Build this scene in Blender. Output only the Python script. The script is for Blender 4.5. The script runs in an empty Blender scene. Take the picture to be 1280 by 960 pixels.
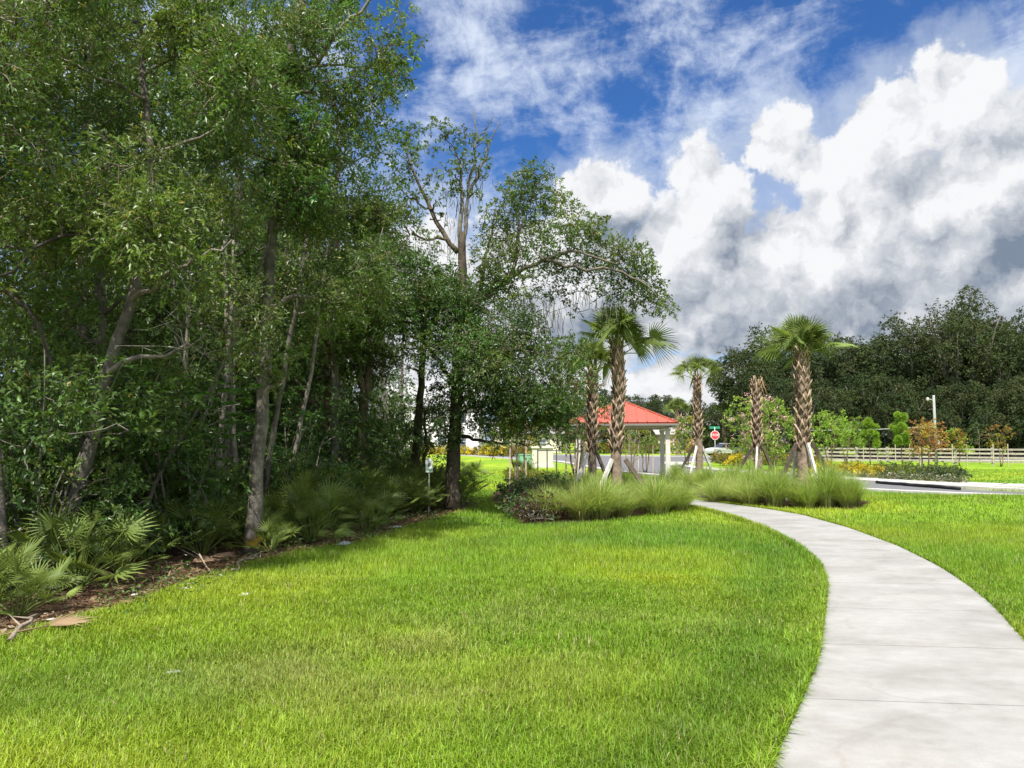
import bpy, math, random
import numpy as np
R = np.random.default_rng(7)
random.seed(7)
S = bpy.context.scene
COL = S.collection
# ------------------------------------------------------------------ camera
FPX = 949.0; EYE = 1.6; HOR = 553.0
TILT = math.atan((HOR - 480.0) / FPX)
cd = bpy.data.cameras.new('camera'); cam = bpy.data.objects.new('camera', cd); COL.objects.link(cam)
cd.sensor_width = 36.0; cd.lens = FPX / 1280.0 * 36.0; cd.clip_end = 6000; cd.clip_start = 0.05
cam.location = (0, 0, EYE); cam.rotation_euler = (math.pi / 2 + TILT, 0, 0)
S.camera = cam

def ray(px, py):
    u, v = px - 640.0, py - 480.0
    c, s = math.cos(TILT), math.sin(TILT)
    return np.array([u, FPX * c + v * s, FPX * s - v * c])
def gp(px, py, z=0.0):
    d = ray(px, py); t = (z - EYE) / d[2]
    return np.array([d[0] * t, d[1] * t, z])
def at(px, py, Y):
    d = ray(px, py); t = Y / d[1]
    return np.array([d[0] * t, Y, EYE + d[2] * t])

# ------------------------------------------------------------------ tags
def tag(o, label=None, cat=None, group=None, kind=None):
    if label: o['label'] = label
    if cat: o['category'] = cat
    if group: o['group'] = group
    if kind: o['kind'] = kind
    return o
def thing(name, label, cat, loc=(0, 0, 0), rz=0.0, group=None, sc=1.0):
    o = bpy.data.objects.new(name, None); COL.objects.link(o)
    o.location = loc; o.rotation_euler = (0, 0, rz); o.scale = (sc, sc, sc)
    o.empty_display_size = 0.2
    return tag(o, label, cat, group)
def link(name, me, parent=None):
    o = bpy.data.objects.new(name, me); COL.objects.link(o)
    if parent is not None: o.parent = parent
    return o
def dup(root, loc, rz=0.0, sc=1.0, label=None):
    r = root.copy(); COL.objects.link(r); r.location = loc
    r.rotation_euler = (0, 0, rz); r.scale = (sc, sc, sc)
    if label: r['label'] = label
    for ch in list(root.children):
        c = ch.copy(); COL.objects.link(c); c.parent = r
        for g in list(ch.children):
            d = g.copy(); COL.objects.link(d); d.parent = c
    return r

# ------------------------------------------------------------------ geometry accumulator
def nrm(a):
    return a / np.maximum(np.linalg.norm(a, axis=-1, keepdims=True), 1e-9)
def arr(x): return np.asarray(x, dtype=np.float64)

class Geo:
    def __init__(s): s.v = []; s.f = []; s.c = []; s.n = 0; s.sm = []
    def add(s, v, f, c, smooth=False):
        v = arr(v).reshape(-1, 3); f = np.asarray(f, dtype=np.int64).reshape(-1, 3)
        c = np.broadcast_to(arr(c), (len(v), 3))
        s.v.append(v); s.f.append(f + s.n); s.c.append(c); s.n += len(v)
        s.sm.append(np.full(len(f), smooth))
    def tube(s, pts, rad, k=7, col=(.5, .5, .5), wob=0.0, cap=True):
        pts = arr(pts); n = len(pts); rad = np.broadcast_to(arr(rad), (n,))
        t = nrm(np.gradient(pts, axis=0))
        ref = np.array([0.0, 0, 1]) if abs(t[0][2]) < 0.8 else np.array([0.0, 1, 0])
        a = nrm(np.cross(t, ref)); b = np.cross(t, a)
        th = np.arange(k) / k * 2 * math.pi
        rr = rad[:, None] * (1 + (R.normal(size=(n, k)) * wob if wob else 0))
        P = pts[:, None, :] + rr[..., None] * (np.cos(th)[None, :, None] * a[:, None, :] + np.sin(th)[None, :, None] * b[:, None, :])
        V = P.reshape(-1, 3)
        i = np.arange(n - 1)[:, None] * k; j = np.arange(k)[None, :]; j2 = (j + 1) % k
        q = np.stack([i + j, i + j2, i + k + j2, i + k + j], -1).reshape(-1, 4)
        F = np.concatenate([q[:, [0, 1, 2]], q[:, [0, 2, 3]]])
        if cap:
            c0 = len(V); V = np.concatenate([V, pts[-1:], pts[:1]])
            top = np.stack([(n - 1) * k + j[0], (n - 1) * k + j2[0], np.full(k, c0)], -1)
            bot = np.stack([j2[0], j[0], np.full(k, c0 + 1)], -1)
            F = np.concatenate([F, top, bot])
        s.add(V, F, col, True)
    def box(s, c, size, col, rz=0.0, M=None):
        c = arr(c); h = arr(size) / 2
        sg = arr([[-1, -1, -1], [1, -1, -1], [1, 1, -1], [-1, 1, -1], [-1, -1, 1], [1, -1, 1], [1, 1, 1], [-1, 1, 1]])
        v = sg * h
        if M is not None: v = v @ arr(M).T
        elif rz:
            cz, sz = math.cos(rz), math.sin(rz)
            v = v @ arr([[cz, -sz, 0], [sz, cz, 0], [0, 0, 1]]).T
        q = np.array([[0, 3, 2, 1], [4, 5, 6, 7], [0, 1, 5, 4], [1, 2, 6, 5], [2, 3, 7, 6], [3, 0, 4, 7]])
        s.add(v + c, np.concatenate([q[:, [0, 1, 2]], q[:, [0, 2, 3]]]), col)
    def beam(s, p0, p1, w, d, col, up=(0, 0, 1)):
        p0, p1 = arr(p0), arr(p1); z = nrm(p1 - p0); x = nrm(np.cross(up, z)) if np.linalg.norm(np.cross(up, z)) > 1e-4 else np.array([1.0, 0, 0])
        y = np.cross(z, x)
        s.box((p0 + p1) / 2, (w, d, np.linalg.norm(p1 - p0)), col, M=np.stack([x, y, z], 1))
    def leaves(s, P, A, L, W, col, fold=0.18, droop=0.12, nv=None):
        n = len(P); A = nrm(A); L = np.broadcast_to(L, (n,))[:, None]; W = np.broadcast_to(W, (n,))[:, None]
        r = nv if nv is not None else nrm(R.normal(size=(n, 3)) * .75 + [0, 0, 1.0])
        side = nrm(np.cross(A, r)); N = np.cross(side, A)
        z = np.array([0, 0, -1.0])
        tip = P + A * L + z * L * droop
        m = P + A * L * .45
        l = m + side * W / 2 + N * W * fold; rr = m - side * W / 2 + N * W * fold
        V = np.stack([P, rr, tip, l], 1).reshape(-1, 3)
        b = np.arange(n)[:, None] * 4
        F = np.concatenate([b + [0, 1, 2], b + [0, 2, 3]])
        s.add(V, F, np.repeat(np.broadcast_to(col, (n, 3)), 4, 0))
    def mesh(s, name, mat, origin=None):
        v = np.concatenate(s.v); f = np.concatenate(s.f); c = np.concatenate(s.c); sm = np.concatenate(s.sm)
        if origin is not None: v = v - arr(origin)
        me = bpy.data.meshes.new(name)
        nv, nf = len(v), len(f)
        me.vertices.add(nv); me.vertices.foreach_set('co', v.astype(np.float32).ravel())
        me.loops.add(nf * 3); me.loops.foreach_set('vertex_index', f.astype(np.int32).ravel())
        me.polygons.add(nf); me.polygons.foreach_set('loop_start', (np.arange(nf) * 3).astype(np.int32))
        me.polygons.foreach_set('loop_total', np.full(nf, 3, np.int32))
        me.polygons.foreach_set('use_smooth', sm)
        at_ = me.attributes.new('tint', 'FLOAT_COLOR', 'POINT')
        cc = np.ones((nv, 4), np.float32); cc[:, :3] = c
        at_.data.foreach_set('color', cc.ravel())
        me.update(); me.validate()
        me.materials.append(mat)
        return me

# ------------------------------------------------------------------ materials
def mat(name, build):
    m = bpy.data.materials.new(name); m.use_nodes = True
    nt = m.node_tree; nt.nodes.clear()
    out = nt.nodes.new('ShaderNodeOutputMaterial')
    build(nt, out); return m
def N(nt, t, **kw):
    n = nt.nodes.new(t)
    for k, v in kw.items(): setattr(n, k, v)
    return n
def L(nt, a, b): nt.links.new(a, b)
def tint(nt): return N(nt, 'ShaderNodeAttribute', attribute_name='tint').outputs['Color']
def noise(nt, scale, detail=4, rough=.55, coord='Object', vec=None):
    if vec is None:
        tc = N(nt, 'ShaderNodeTexCoord'); vec = tc.outputs[coord]
    n = N(nt, 'ShaderNodeTexNoise'); n.inputs['Scale'].default_value = scale
    n.inputs['Detail'].default_value = detail; n.inputs['Roughness'].default_value = rough
    L(nt, vec, n.inputs['Vector']); return n.outputs['Fac']
def mixc(nt, fac, a, b, mode='MIX'):
    m = N(nt, 'ShaderNodeMix', data_type='RGBA', blend_type=mode)
    for sock, v in ((m.inputs[0], fac), (m.inputs[6], a), (m.inputs[7], b)):
        if hasattr(v, 'is_output'): L(nt, v, sock)
        elif isinstance(v, (int, float)): sock.default_value = v
        else: sock.default_value = (*v, 1)
    return m.outputs[2]
def ramp(nt, fac, lo, hi, a=0.0, b=1.0):
    m = N(nt, 'ShaderNodeMapRange'); L(nt, fac, m.inputs[0])
    m.inputs[1].default_value = lo; m.inputs[2].default_value = hi; m.inputs[3].default_value = a; m.inputs[4].default_value = b
    return m.outputs[0]
def leafmat(name, trans=.35, rough=.42, spec=.45, tcol=(1.25, 1.2, .55)):
    def b(nt, out):
        t = tint(nt)
        p = N(nt, 'ShaderNodeBsdfPrincipled'); L(nt, t, p.inputs['Base Color'])
        p.inputs['Roughness'].default_value = rough; p.inputs['Specular IOR Level'].default_value = spec
        tr = N(nt, 'ShaderNodeBsdfTranslucent'); L(nt, mixc(nt, 1.0, t, tcol, 'MULTIPLY'), tr.inputs[0])
        m = N(nt, 'ShaderNodeMixShader'); m.inputs[0].default_value = trans
        L(nt, p.outputs[0], m.inputs[1]); L(nt, tr.outputs[0], m.inputs[2]); L(nt, m.outputs[0], out.inputs[0])
    return mat(name, b)
def roughmat(name, var=.35, scale=6.0, rough=.8, bump=.4, bscale=30.0, spec=.3, metal=0.0):
    def b(nt, out):
        p = N(nt, 'ShaderNodeBsdfPrincipled')
        n1 = noise(nt, scale)
        c = mixc(nt, 1.0, tint(nt), N_gray(nt, ramp(nt, n1, .3, .7, 1 - var, 1 + var)), 'MULTIPLY')
        L(nt, c, p.inputs['Base Color'])
        p.inputs['Roughness'].default_value = rough; p.inputs['Specular IOR Level'].default_value = spec
        p.inputs['Metallic'].default_value = metal
        if bump:
            bp = N(nt, 'ShaderNodeBump'); bp.inputs['Strength'].default_value = bump; bp.inputs['Distance'].default_value = .02
            L(nt, noise(nt, bscale, 5), bp.inputs['Height']); L(nt, bp.outputs[0], p.inputs['Normal'])
        L(nt, p.outputs[0], out.inputs[0])
    return mat(name, b)
def N_gray(nt, v):
    c = N(nt, 'ShaderNodeCombineColor'); [L(nt, v, c.inputs[i]) for i in range(3)]
    return c.outputs[0]
M_leaf = leafmat('leaf', .38, .40, .42)
M_grass = leafmat('grass_blade', .4, .5, .3, (1.15, 1.15, .6))
M_fan = leafmat('palm_leaf', .32, .5, .28, (1.2, 1.15, .6))
M_far = leafmat('far_leaf', .3, .65, .2)
M_moss = leafmat('moss', .3, .9, .1, (1, 1, 1))
M_bark = roughmat('bark', .45, 7, .9, .8, 28, .15)
M_wood = roughmat('weathered_wood', .3, 9, .8, .3, 40, .2)
M_paint = roughmat('painted_metal', .06, 2, .4, 0, 1, .5)
M_wall = roughmat('stucco', .08, 1.5, .85, .2, 60, .2)
M_plain = roughmat('plain', .12, 5, .6, .1, 30, .3)
M_glass = roughmat('glass', .05, 1, .08, 0, 1, .8)
M_petal = leafmat('petal', .3, .7, .1, (1, 1, 1))
# ------------------------------------------------------------------ light and sky
SUN_EL = math.radians(60); SUN_AZ = math.atan2(-0.2, -0.98)
sd = bpy.data.lights.new('sun', 'SUN'); so = bpy.data.objects.new('sun', sd); COL.objects.link(so)
sd.energy = 4.6; sd.angle = math.radians(.53); sd.color = (1.0, .95, .87)
sdir = np.array([math.sin(SUN_AZ) * math.cos(SUN_EL), math.cos(SUN_AZ) * math.cos(SUN_EL), math.sin(SUN_EL)])
from mathutils import Vector, Matrix
so.rotation_euler = Vector(tuple(-sdir)).to_track_quat('-Z', 'Y').to_euler()
so.location = (30, -20, 60)

W = bpy.data.worlds.new('World'); S.world = W; W.use_nodes = True; W.cycles.sampling_method = 'NONE'
nt = W.node_tree; nt.nodes.clear()
out = N(nt, 'ShaderNodeOutputWorld'); bg = N(nt, 'ShaderNodeBackground'); bg.inputs[1].default_value = .11
L(nt, bg.outputs[0], out.inputs[0])
sky = N(nt, 'ShaderNodeTexSky', sky_type='NISHITA', sun_disc=False)
sky.sun_elevation = SUN_EL; sky.sun_rotation = SUN_AZ; sky.air_density = 1.0; sky.dust_density = .3; sky.ozone_density = 2.5
tc = N(nt, 'ShaderNodeTexCoord'); DIR = tc.outputs['Generated']
def mth(op, a, b=None, c=None, clamp=False):
    m = N(nt, 'ShaderNodeMath', operation=op, use_clamp=clamp)
    for i, v in enumerate((a, b, c)):
        if v is None: continue
        if hasattr(v, 'is_output'): L(nt, v, m.inputs[i])
        else: m.inputs[i].default_value = v
    return m.outputs[0]
def vmth(op, a, b=None):
    m = N(nt, 'ShaderNodeVectorMath', operation=op)
    for i, v in enumerate((a, b)):
        if v is None: continue
        if hasattr(v, 'is_output'): L(nt, v, m.inputs[i])
        elif op == 'SCALE' and i == 1: m.inputs['Scale'].default_value = v
        else: m.inputs[i].default_value = v
    return m.outputs['Value'] if op == 'LENGTH' else m.outputs['Vector']
def sstep(v, lo, hi):
    m = N(nt, 'ShaderNodeMapRange', interpolation_type='SMOOTHSTEP'); L(nt, v, m.inputs[0])
    m.inputs[1].default_value = lo; m.inputs[2].default_value = hi
    return m.outputs[0]
sep = N(nt, 'ShaderNodeSeparateXYZ'); L(nt, DIR, sep.inputs[0])
AZ = mth('MULTIPLY', mth('ARCTAN2', sep.outputs[0], sep.outputs[1]), 57.2958)
EL = mth('MULTIPLY', mth('ARCSINE', sep.outputs[2]), 57.2958)
cmb = N(nt, 'ShaderNodeCombineXYZ'); L(nt, AZ, cmb.inputs[0]); L(nt, EL, cmb.inputs[1])
P0 = cmb.outputs[0]                        # (azimuth, elevation) in degrees
def nz(vec, scale, detail, rough=.55, color=False, dist=0.0):
    n = N(nt, 'ShaderNodeTexNoise', noise_dimensions='2D'); n.inputs['Scale'].default_value = scale; n.inputs['Detail'].default_value = detail
    n.inputs['Roughness'].default_value = rough; n.inputs['Distortion'].default_value = dist
    L(nt, vec, n.inputs['Vector']); return n.outputs['Color' if color else 'Fac']
warp = vmth('SCALE', vmth('SUBTRACT', nz(P0, .16, 5, .6, True), (.5, .5, .5)), 5.5)
P1 = vmth('ADD', P0, warp)
def aze(px, py):
    d = ray(px, py); d = d / np.linalg.norm(d)
    return math.degrees(math.atan2(d[0], d[1])), math.degrees(math.asin(d[2]))
def blob(P, px, py, rx, ry):
    a, e = aze(px, py); a2, e2 = aze(px + rx, py); a3, e3 = aze(px, py - ry)
    q = vmth('MULTIPLY', vmth('SUBTRACT', P, (a, e, 0)), (1 / max(abs(a2 - a), .1), 1 / max(abs(e3 - e), .1), 0))
    return mth('SUBTRACT', 1.0, vmth('LENGTH', q))
def union(P, lst, k=.25):
    o = None
    for b in lst:
        e = blob(P, *b)
        o = e if o is None else mth('SMOOTH_MAX', o, e, k)
    return o
CUM = [(1188, 122, 75, 85), (1105, 165, 85, 85), (1235, 240, 170, 140), (1070, 250, 130, 125), (975, 185, 60, 75), (1400, 260, 240, 220),
       (888, 240, 72, 85), (860, 335, 140, 125), (1010, 350, 220, 130), (745, 252, 80, 72), (690, 350, 190, 110), (1200, 370, 320, 120), (860, 400, 320, 75),
       (520, 400, 190, 160), (300, 400, 300, 150), (1010, 425, 330, 40), (640, 450, 200, 60), (850, 490, 140, 35)]
def puff(P, sc):
    v = N(nt, 'ShaderNodeTexVoronoi', feature='SMOOTH_F1', voronoi_dimensions='2D'); v.inputs['Scale'].default_value = sc
    v.inputs['Detail'].default_value = 3.5; v.inputs['Roughness'].default_value = .5; v.inputs['Smoothness'].default_value = .55
    v.inputs['Lacunarity'].default_value = 2.2
    L(nt, P, v.inputs['Vector']); return mth('SUBTRACT', 1.0, v.outputs['Distance'])
warp2 = vmth('SCALE', vmth('SUBTRACT', nz(P0, .5, 4, .6, True), (.5, .5, .5)), 2.2)
P2 = vmth('ADD', P0, warp2)
P3 = vmth('ADD', P2, (-.9, 1.3, 0)); P4 = vmth('ADD', P2, (-1.8, 2.8, 0))
H0 = mth('ADD', mth('MULTIPLY', puff(P2, .30), .6), mth('MULTIPLY', puff(P2, .12), .4)); H1 = mth('ADD', mth('MULTIPLY', puff(P3, .30), .6), mth('MULTIPLY', puff(P4, .12), .4))
UN = union(P1, CUM, .14); veil = mth('MULTIPLY', sstep(mth('ADD', UN, mth('MULTIPLY', mth('SUBTRACT', nz(P1, .3, 6, .6), .5), .6)), -.40, .25), .52)
D = mth('ADD', UN, mth('ADD', mth('MULTIPLY', mth('SUBTRACT', H0, .62), .36), mth('MULTIPLY', mth('SUBTRACT', nz(P0, 1.1, 6, .6), .5), .22)))
MASK = sstep(D, .0, .17)
LIT = mth('MULTIPLY', mth('SUBTRACT', H0, H1), .85)
# grey flat bases of the cumulus, thicker cloud there
DK = [(1250, 310, 170, 75), (1010, 395, 330, 60), (1200, 385, 260, 60), (760, 400, 190, 45), (745, 285, 55, 25), (900, 350, 150, 40)]
dark = sstep(union(vmth('ADD', P0, vmth('SCALE', warp, 1.2)), DK, .4), -.25, .55)
soft = nz(P1, .35, 5, .6)
U1 = union(vmth('ADD', P1, (-1.6, 3.2, 0)), CUM, .14)
side = mth('MAXIMUM', mth('MINIMUM', mth('MULTIPLY', mth('SUBTRACT', UN, U1), .55), .22), -.22)
val = mth('ADD', mth('ADD', mth('ADD', .80, side), LIT), mth('MULTIPLY', mth('SUBTRACT', soft, .5), .35))
val = mth('SUBTRACT', val, mth('MULTIPLY', dark, mth('ADD', .47, mth('MULTIPLY', mth('SUBTRACT', nz(P1, .22, 6, .62), .5), .30))))
val = mth('MINIMUM', mth('MAXIMUM', val, 0.0), 1.0)
ccol = mixc(nt, val, (1.05, 1.32, 1.75), (4.5, 4.55, 4.65))
# high thin cloud: streaks and fine ripples
rot = N(nt, 'ShaderNodeMapping'); rot.inputs['Rotation'].default_value = (0, 0, math.radians(-27)); rot.inputs['Scale'].default_value = (.09, .19, 1)
L(nt, P0, rot.inputs[0])
c1 = nz(rot.outputs[0], 1.0, 8, .64, dist=.2)
c2 = nz(P0, .08, 3, .5)
WISP = [(560, 80, 330, 150), (850, 40, 300, 90), (420, 250, 300, 200), (760, 150, 260, 130), (1280, 110, 160, 110), (100, 100, 400, 300)]
wz = sstep(union(P1, WISP, .4), -.35, .5)
c3 = nz(P1, .45, 6, .6)
wm = mth('MULTIPLY', sstep(mth('ADD', mth('ADD', c1, mth('MULTIPLY', mth('SUBTRACT', c3, .5), .35)), mth('MULTIPLY', mth('SUBTRACT', c2, .5), .5)), .36, .80), mth('ADD', .22, mth('MULTIPLY', wz, .58)))
low = sstep(EL, 9.0, 1.0)
skyc = mixc(nt, 1.0, sky.outputs[0], (.215, .41, .67), 'MULTIPLY')
c = mixc(nt, mth('MULTIPLY', low, .45), skyc, (3.5, 4.2, 5.0))
c = mixc(nt, wm, c, (4.3, 4.7, 5.3))
c = mixc(nt, veil, c, (3.1, 3.5, 4.1))
c = mixc(nt, MASK, c, ccol)
# added broken bright cloud, unseen behind and above the viewer, to lift fill light
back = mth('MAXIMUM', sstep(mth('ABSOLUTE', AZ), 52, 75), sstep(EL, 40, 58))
fill_cloud = mth('MULTIPLY', back, sstep(nz(P0, .035, 5, .6), .36, .55))
c = mixc(nt, mth('MULTIPLY', fill_cloud, sstep(EL, -2, 6)), c, (8.0, 8.0, 8.1))
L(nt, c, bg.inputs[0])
S.view_settings.view_transform = 'Standard'; S.view_settings.look = 'None'; S.view_settings.gamma = 1.0
S.view_settings.exposure = 0.92; S.view_settings.use_curve_mapping = False

# ------------------------------------------------------------------ terrain
def Hf(x, y):
    x = arr(x); y = arr(y)
    return .26 * np.exp(-((x - 12.0) / 4.2) ** 2 - ((y - 18.8) / 2.0) ** 2)
EDGE_Y = [-60, -5, 6.3, 7, 8.1, 9.85, 11.3, 12.3, 15.1, 17.5, 19.5, 22, 26, 30, 45, 80, 140]
EDGE_X = [-5.2, -4.7, -4.16, -3.9, -3.68, -3.58, -3.05, -2.5, -1.95, -1.25, -.95, -1.5, -2.6, -3.9, -6.2, -14, -40]
def edge(y): return np.interp(y, EDGE_Y, EDGE_X)
def vnoise(x, y, s, seed=0):
    r = np.random.default_rng(seed); g = r.random((64, 64))
    u = arr(x) / s; v = arr(y) / s
    i = np.floor(u).astype(int); j = np.floor(v).astype(int); fu = u - i; fv = v - j
    fu = fu * fu * (3 - 2 * fu); fv = fv * fv * (3 - 2 * fv)
    a = g[i % 64, j % 64]; b = g[(i + 1) % 64, j % 64]; c = g[i % 64, (j + 1) % 64]; d = g[(i + 1) % 64, (j + 1) % 64]
    return (a * (1 - fu) + b * fu) * (1 - fv) + (c * (1 - fu) + d * fu) * fv
def fb(x, y, s, seed=0):
    return (vnoise(x, y, s, seed) + .5 * vnoise(x, y, s / 2.1, seed + 1) + .25 * vnoise(x, y, s / 4.3, seed + 2)) / 1.75
def inpoly(x, y, poly):
    x = arr(x); y = arr(y); r = np.zeros(np.shape(x), bool); n = len(poly)
    for i in range(n):
        x0, y0 = poly[i]; x1, y1 = poly[(i + 1) % n]
        if y0 == y1: continue
        r ^= ((y0 > y) != (y1 > y)) & (x < (x1 - x0) * (y - y0) / (y1 - y0) + x0)
    return r
BED_L = [(.15, 14.9), (1.6, 15.3), (3.4, 17.2), (3.7, 19), (3.1, 22), (2.6, 26.4), (1, 27.5), (-.6, 25), (-.55, 21), (-.1, 17.5)]
BED_R = [(5.75, 19.0), (6.3, 18.3), (8.0, 17.6), (8.8, 18.8), (8.7, 24), (7.6, 30), (5.4, 29), (5.1, 23)]
def spline(pts, n):
    pts = arr(pts); d = np.r_[0, np.cumsum(np.linalg.norm(np.diff(pts, axis=0), axis=1))]
    t = np.linspace(0, d[-1], n); o = np.stack([np.interp(t, d, pts[:, k]) for k in range(pts.shape[1])], 1)
    for _ in range(max(1, n // 30)):
        o[1:-1] = .25 * o[:-2] + .5 * o[1:-1] + .25 * o[2:]
    return o
PL = [(.55, 1.6), (.62, 2.2), (.92, 3.0), (1.29, 3.88), (1.66, 4.55), (2.23, 5.64), (3.05, 7.5), (3.5, 8.55), (3.97, 9.85), (4.38, 11.69), (4.68, 14.14), (4.70, 16.2), (4.55, 18.0), (4.1, 20), (3.4, 22.5), (3.0, 25), (3.1, 28.4)]
PRr = [(2.05, 1.4), (2.15, 2.0), (2.5, 2.9), (2.85, 3.75), (3.25, 4.55), (3.75, 5.45), (4.65, 7.5), (5.05, 8.6), (5.42, 9.8), (5.86, 11.69), (6.2, 14.14), (6.28, 16.6), (5.9, 18.1), (5.4, 19.7), (4.8, 22), (4.4, 24.6), (4.4, 28.4)]
PLs = spline(PL, 240); PRs = spline(PRr, 240)
PATH_POLY = [tuple(p) for p in PLs[::4]] + [tuple(p) for p in PRs[::-4]]
# right-hand road: far kerb line and near edge line
RF = [(60, 16.0), (40, 19.6), (26, 21.6), (18.6, 22.6), (16.3, 23.5), (15.37, 25.8), (14.84, 29), (14.19, 32.3), (12.6, 36), (11.4, 40), (10.9, 44), (11.1, 50), (12.0, 56), (14.0, 61), (19, 64.5), (30, 66), (60, 67.5), (90, 68)]
RN = [(60, 9.5), (40, 13.5), (26, 16.8), (18, 19.8), (13.8, 22.4), (11.2, 25.4), (9.4, 29.5), (8.3, 32), (6.9, 36), (5.6, 41), (4.9, 48), (4.4, 56), (3.5, 64), (0, 74), (-6, 92), (-14, 118), (-24, 150)]
RX = [(90, 84), (30, 84), (16, 86), (8, 92), (-1, 108), (-9, 132), (-16, 155)]          # far side of the cross road
ROAD_POLY = RF + RX + RN[::-1]
# grass island of the junction and walks
def ribbon_poly(pts, w):
    p = spline(pts, 60); t = nrm(np.gradient(p, axis=0)); n = np.stack([-t[:, 1], t[:, 0]], 1)
    return p + n * w / 2, p - n * w / 2
WALK1 = [(13.2, 62.6), (12.2, 58), (11.7, 52), (11.9, 46.5), (12.8, 42), (13.9, 38.5), (15.2, 35), (16.3, 31.8), (17.3, 29.6)]
GREEN_WALK = [(4.2, 63.5), (1.5, 70), (-3.5, 86), (-9, 106), (-12, 120)]
WALK2 = [(17.0, 30.0), (18.2, 28.4), (19.8, 27.6), (21.5, 27.9)]
def ground_free(x, y):      # True where lawn grows
    m = x > edge(y) + .25 * (fb(x, y, 1.3, 5) - .5)
    m &= ~inpoly(x, y, BED_L) & ~inpoly(x, y, BED_R) & ~inpoly(x, y, PATH_POLY) & ~inpoly(x, y, ROAD_POLY)
    far = y > 18
    for P, w in ((RF, .42), (RN, .4), (WALK1, .85), (WALK2, 1.2), (GREEN_WALK, .85)):
        q = spline(P, 90); f = np.nonzero(far & m)[0]
        if len(f): m[f] &= (np.hypot(x[f][:, None] - q[None, :, 0], y[f][:, None] - q[None, :, 1]).min(1) > w)
    return m
def lawn_col(x, y):
    a = fb(x, y, 2.6, 11)[:, None]; b = fb(x, y, .9, 21)[:, None]; c3 = fb(x, y, 6, 31)[:, None]
    g = arr([.165, .275, .020]); yl = arr([.255, .335, .026]); st = arr([.36, .33, .15]); dg = arr([.10, .22, .022])
    t = np.clip((a - .38) * 3.0, 0, 1); col = g * (1 - t) + yl * t
    k = np.clip((c3 - .52) * 3.6, 0, .75); col = col * (1 - k) + dg * k
    # worn, strawy streak across the middle of the lawn and the yellow patch beside the path
    s = np.exp(-((y - (5.6 + .42 * (x + 1.0))) / 1.0) ** 2 - ((x + .3) / 1.9) ** 2)[:, None] * np.clip((b - .36) * 3.2, 0, 1)
    col = col * (1 - .5 * s) + st * .5 * s
    yp = np.exp(-((x - 2.0) / 1.3) ** 2 - ((y - 9.4) / 1.5) ** 2)[:, None]
    yp = yp * np.clip((b - .25) * 2.2, 0, 1); col = col * (1 - .6 * yp) + arr([.29, .34, .010]) * .6 * yp
    gp_ = np.clip(1 - np.abs(x - np.interp(y, arr(PL)[:, 1], arr(PL)[:, 0]) + .55) / .7, 0, 1)[:, None] * (y < 12)[:, None]
    col = col * (1 - .55 * gp_) + arr([.08, .18, .016]) * .55 * gp_
    return col * (.79 + .42 * fb(x, y, .42, 63))[:, None]

xs = np.r_[-3000, -1200, -500, -220, -120, -80, -60, -48, -40, -34, -29, -25, -22, -19, -17, -15, -13.5, np.arange(-12, 20.01, .25), 21, 22.5, 24, 26, 28, 31, 35, 40, 46, 55, 70, 90, 130, 220, 500, 1200, 3000]
ys = np.r_[-800, -200, -60, -20, -8, -3, np.arange(0, 34.01, .25), 35, 36, 37.5, 39, 41, 43, 45, 48, 51, 54, 58, 62, 67, 73, 80, 88, 97, 108, 120, 140, 170, 220, 320, 600, 1500, 4000]
X, Y = np.meshgrid(xs, ys); x = X.ravel(); y = Y.ravel()
z = Hf(x, y)
nx, ny = len(xs), len(ys)
i = (np.arange(ny - 1)[:, None] * nx + np.arange(nx - 1)[None, :]).ravel()
q = np.stack([i, i + 1, i + nx + 1, i + nx], -1)
col = np.array(lawn_col(x, y)) * .95
lit = 1 / (1 + np.exp((x - edge(y) - .3 * (fb(x, y, 1.3, 5) - .5)) / .10))
lc = arr([.125, .080, .052]) * (.7 + .6 * fb(x, y, .8, 41))[:, None]
col = col * (1 - lit[:, None]) + lc * lit[:, None]
mu = (inpoly(x, y, BED_L) | inpoly(x, y, BED_R))[:, None]
col = np.where(mu, arr([.05, .032, .02]), col)
g = Geo(); g.add(np.stack([x, y, z], 1), np.concatenate([q[:, [0, 1, 2]], q[:, [0, 2, 3]]]), col, True)
M_ground = roughmat('ground', .55, 3.0, .95, .8, 35, .1)
def _gm(nt, out):
    p = N(nt, 'ShaderNodeBsdfPrincipled')
    a = noise(nt, 1.1, 8, .7); b = noise(nt, 22, 4, .65)
    c = mixc(nt, 1.0, tint(nt), N_gray(nt, ramp(nt, a, .3, .7, .75, 1.25)), 'MULTIPLY')
    c = mixc(nt, 1.0, c, N_gray(nt, ramp(nt, b, .25, .75, .55, 1.5)), 'MULTIPLY')
    L(nt, c, p.inputs['Base Color']); p.inputs['Roughness'].default_value = 1; p.inputs['Specular IOR Level'].default_value = .1
    bp = N(nt, 'ShaderNodeBump'); bp.inputs['Strength'].default_value = .9; bp.inputs['Distance'].default_value = .04
    L(nt, b, bp.inputs['Height']); L(nt, bp.outputs[0], p.inputs['Normal']); L(nt, p.outputs[0], out.inputs[0])
M_ground = mat('ground', _gm)
o = link('ground', g.mesh('ground', M_ground)); tag(o, 'green lawn and shaded leaf litter ground reaching the horizon', 'ground', kind='structure')

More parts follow.
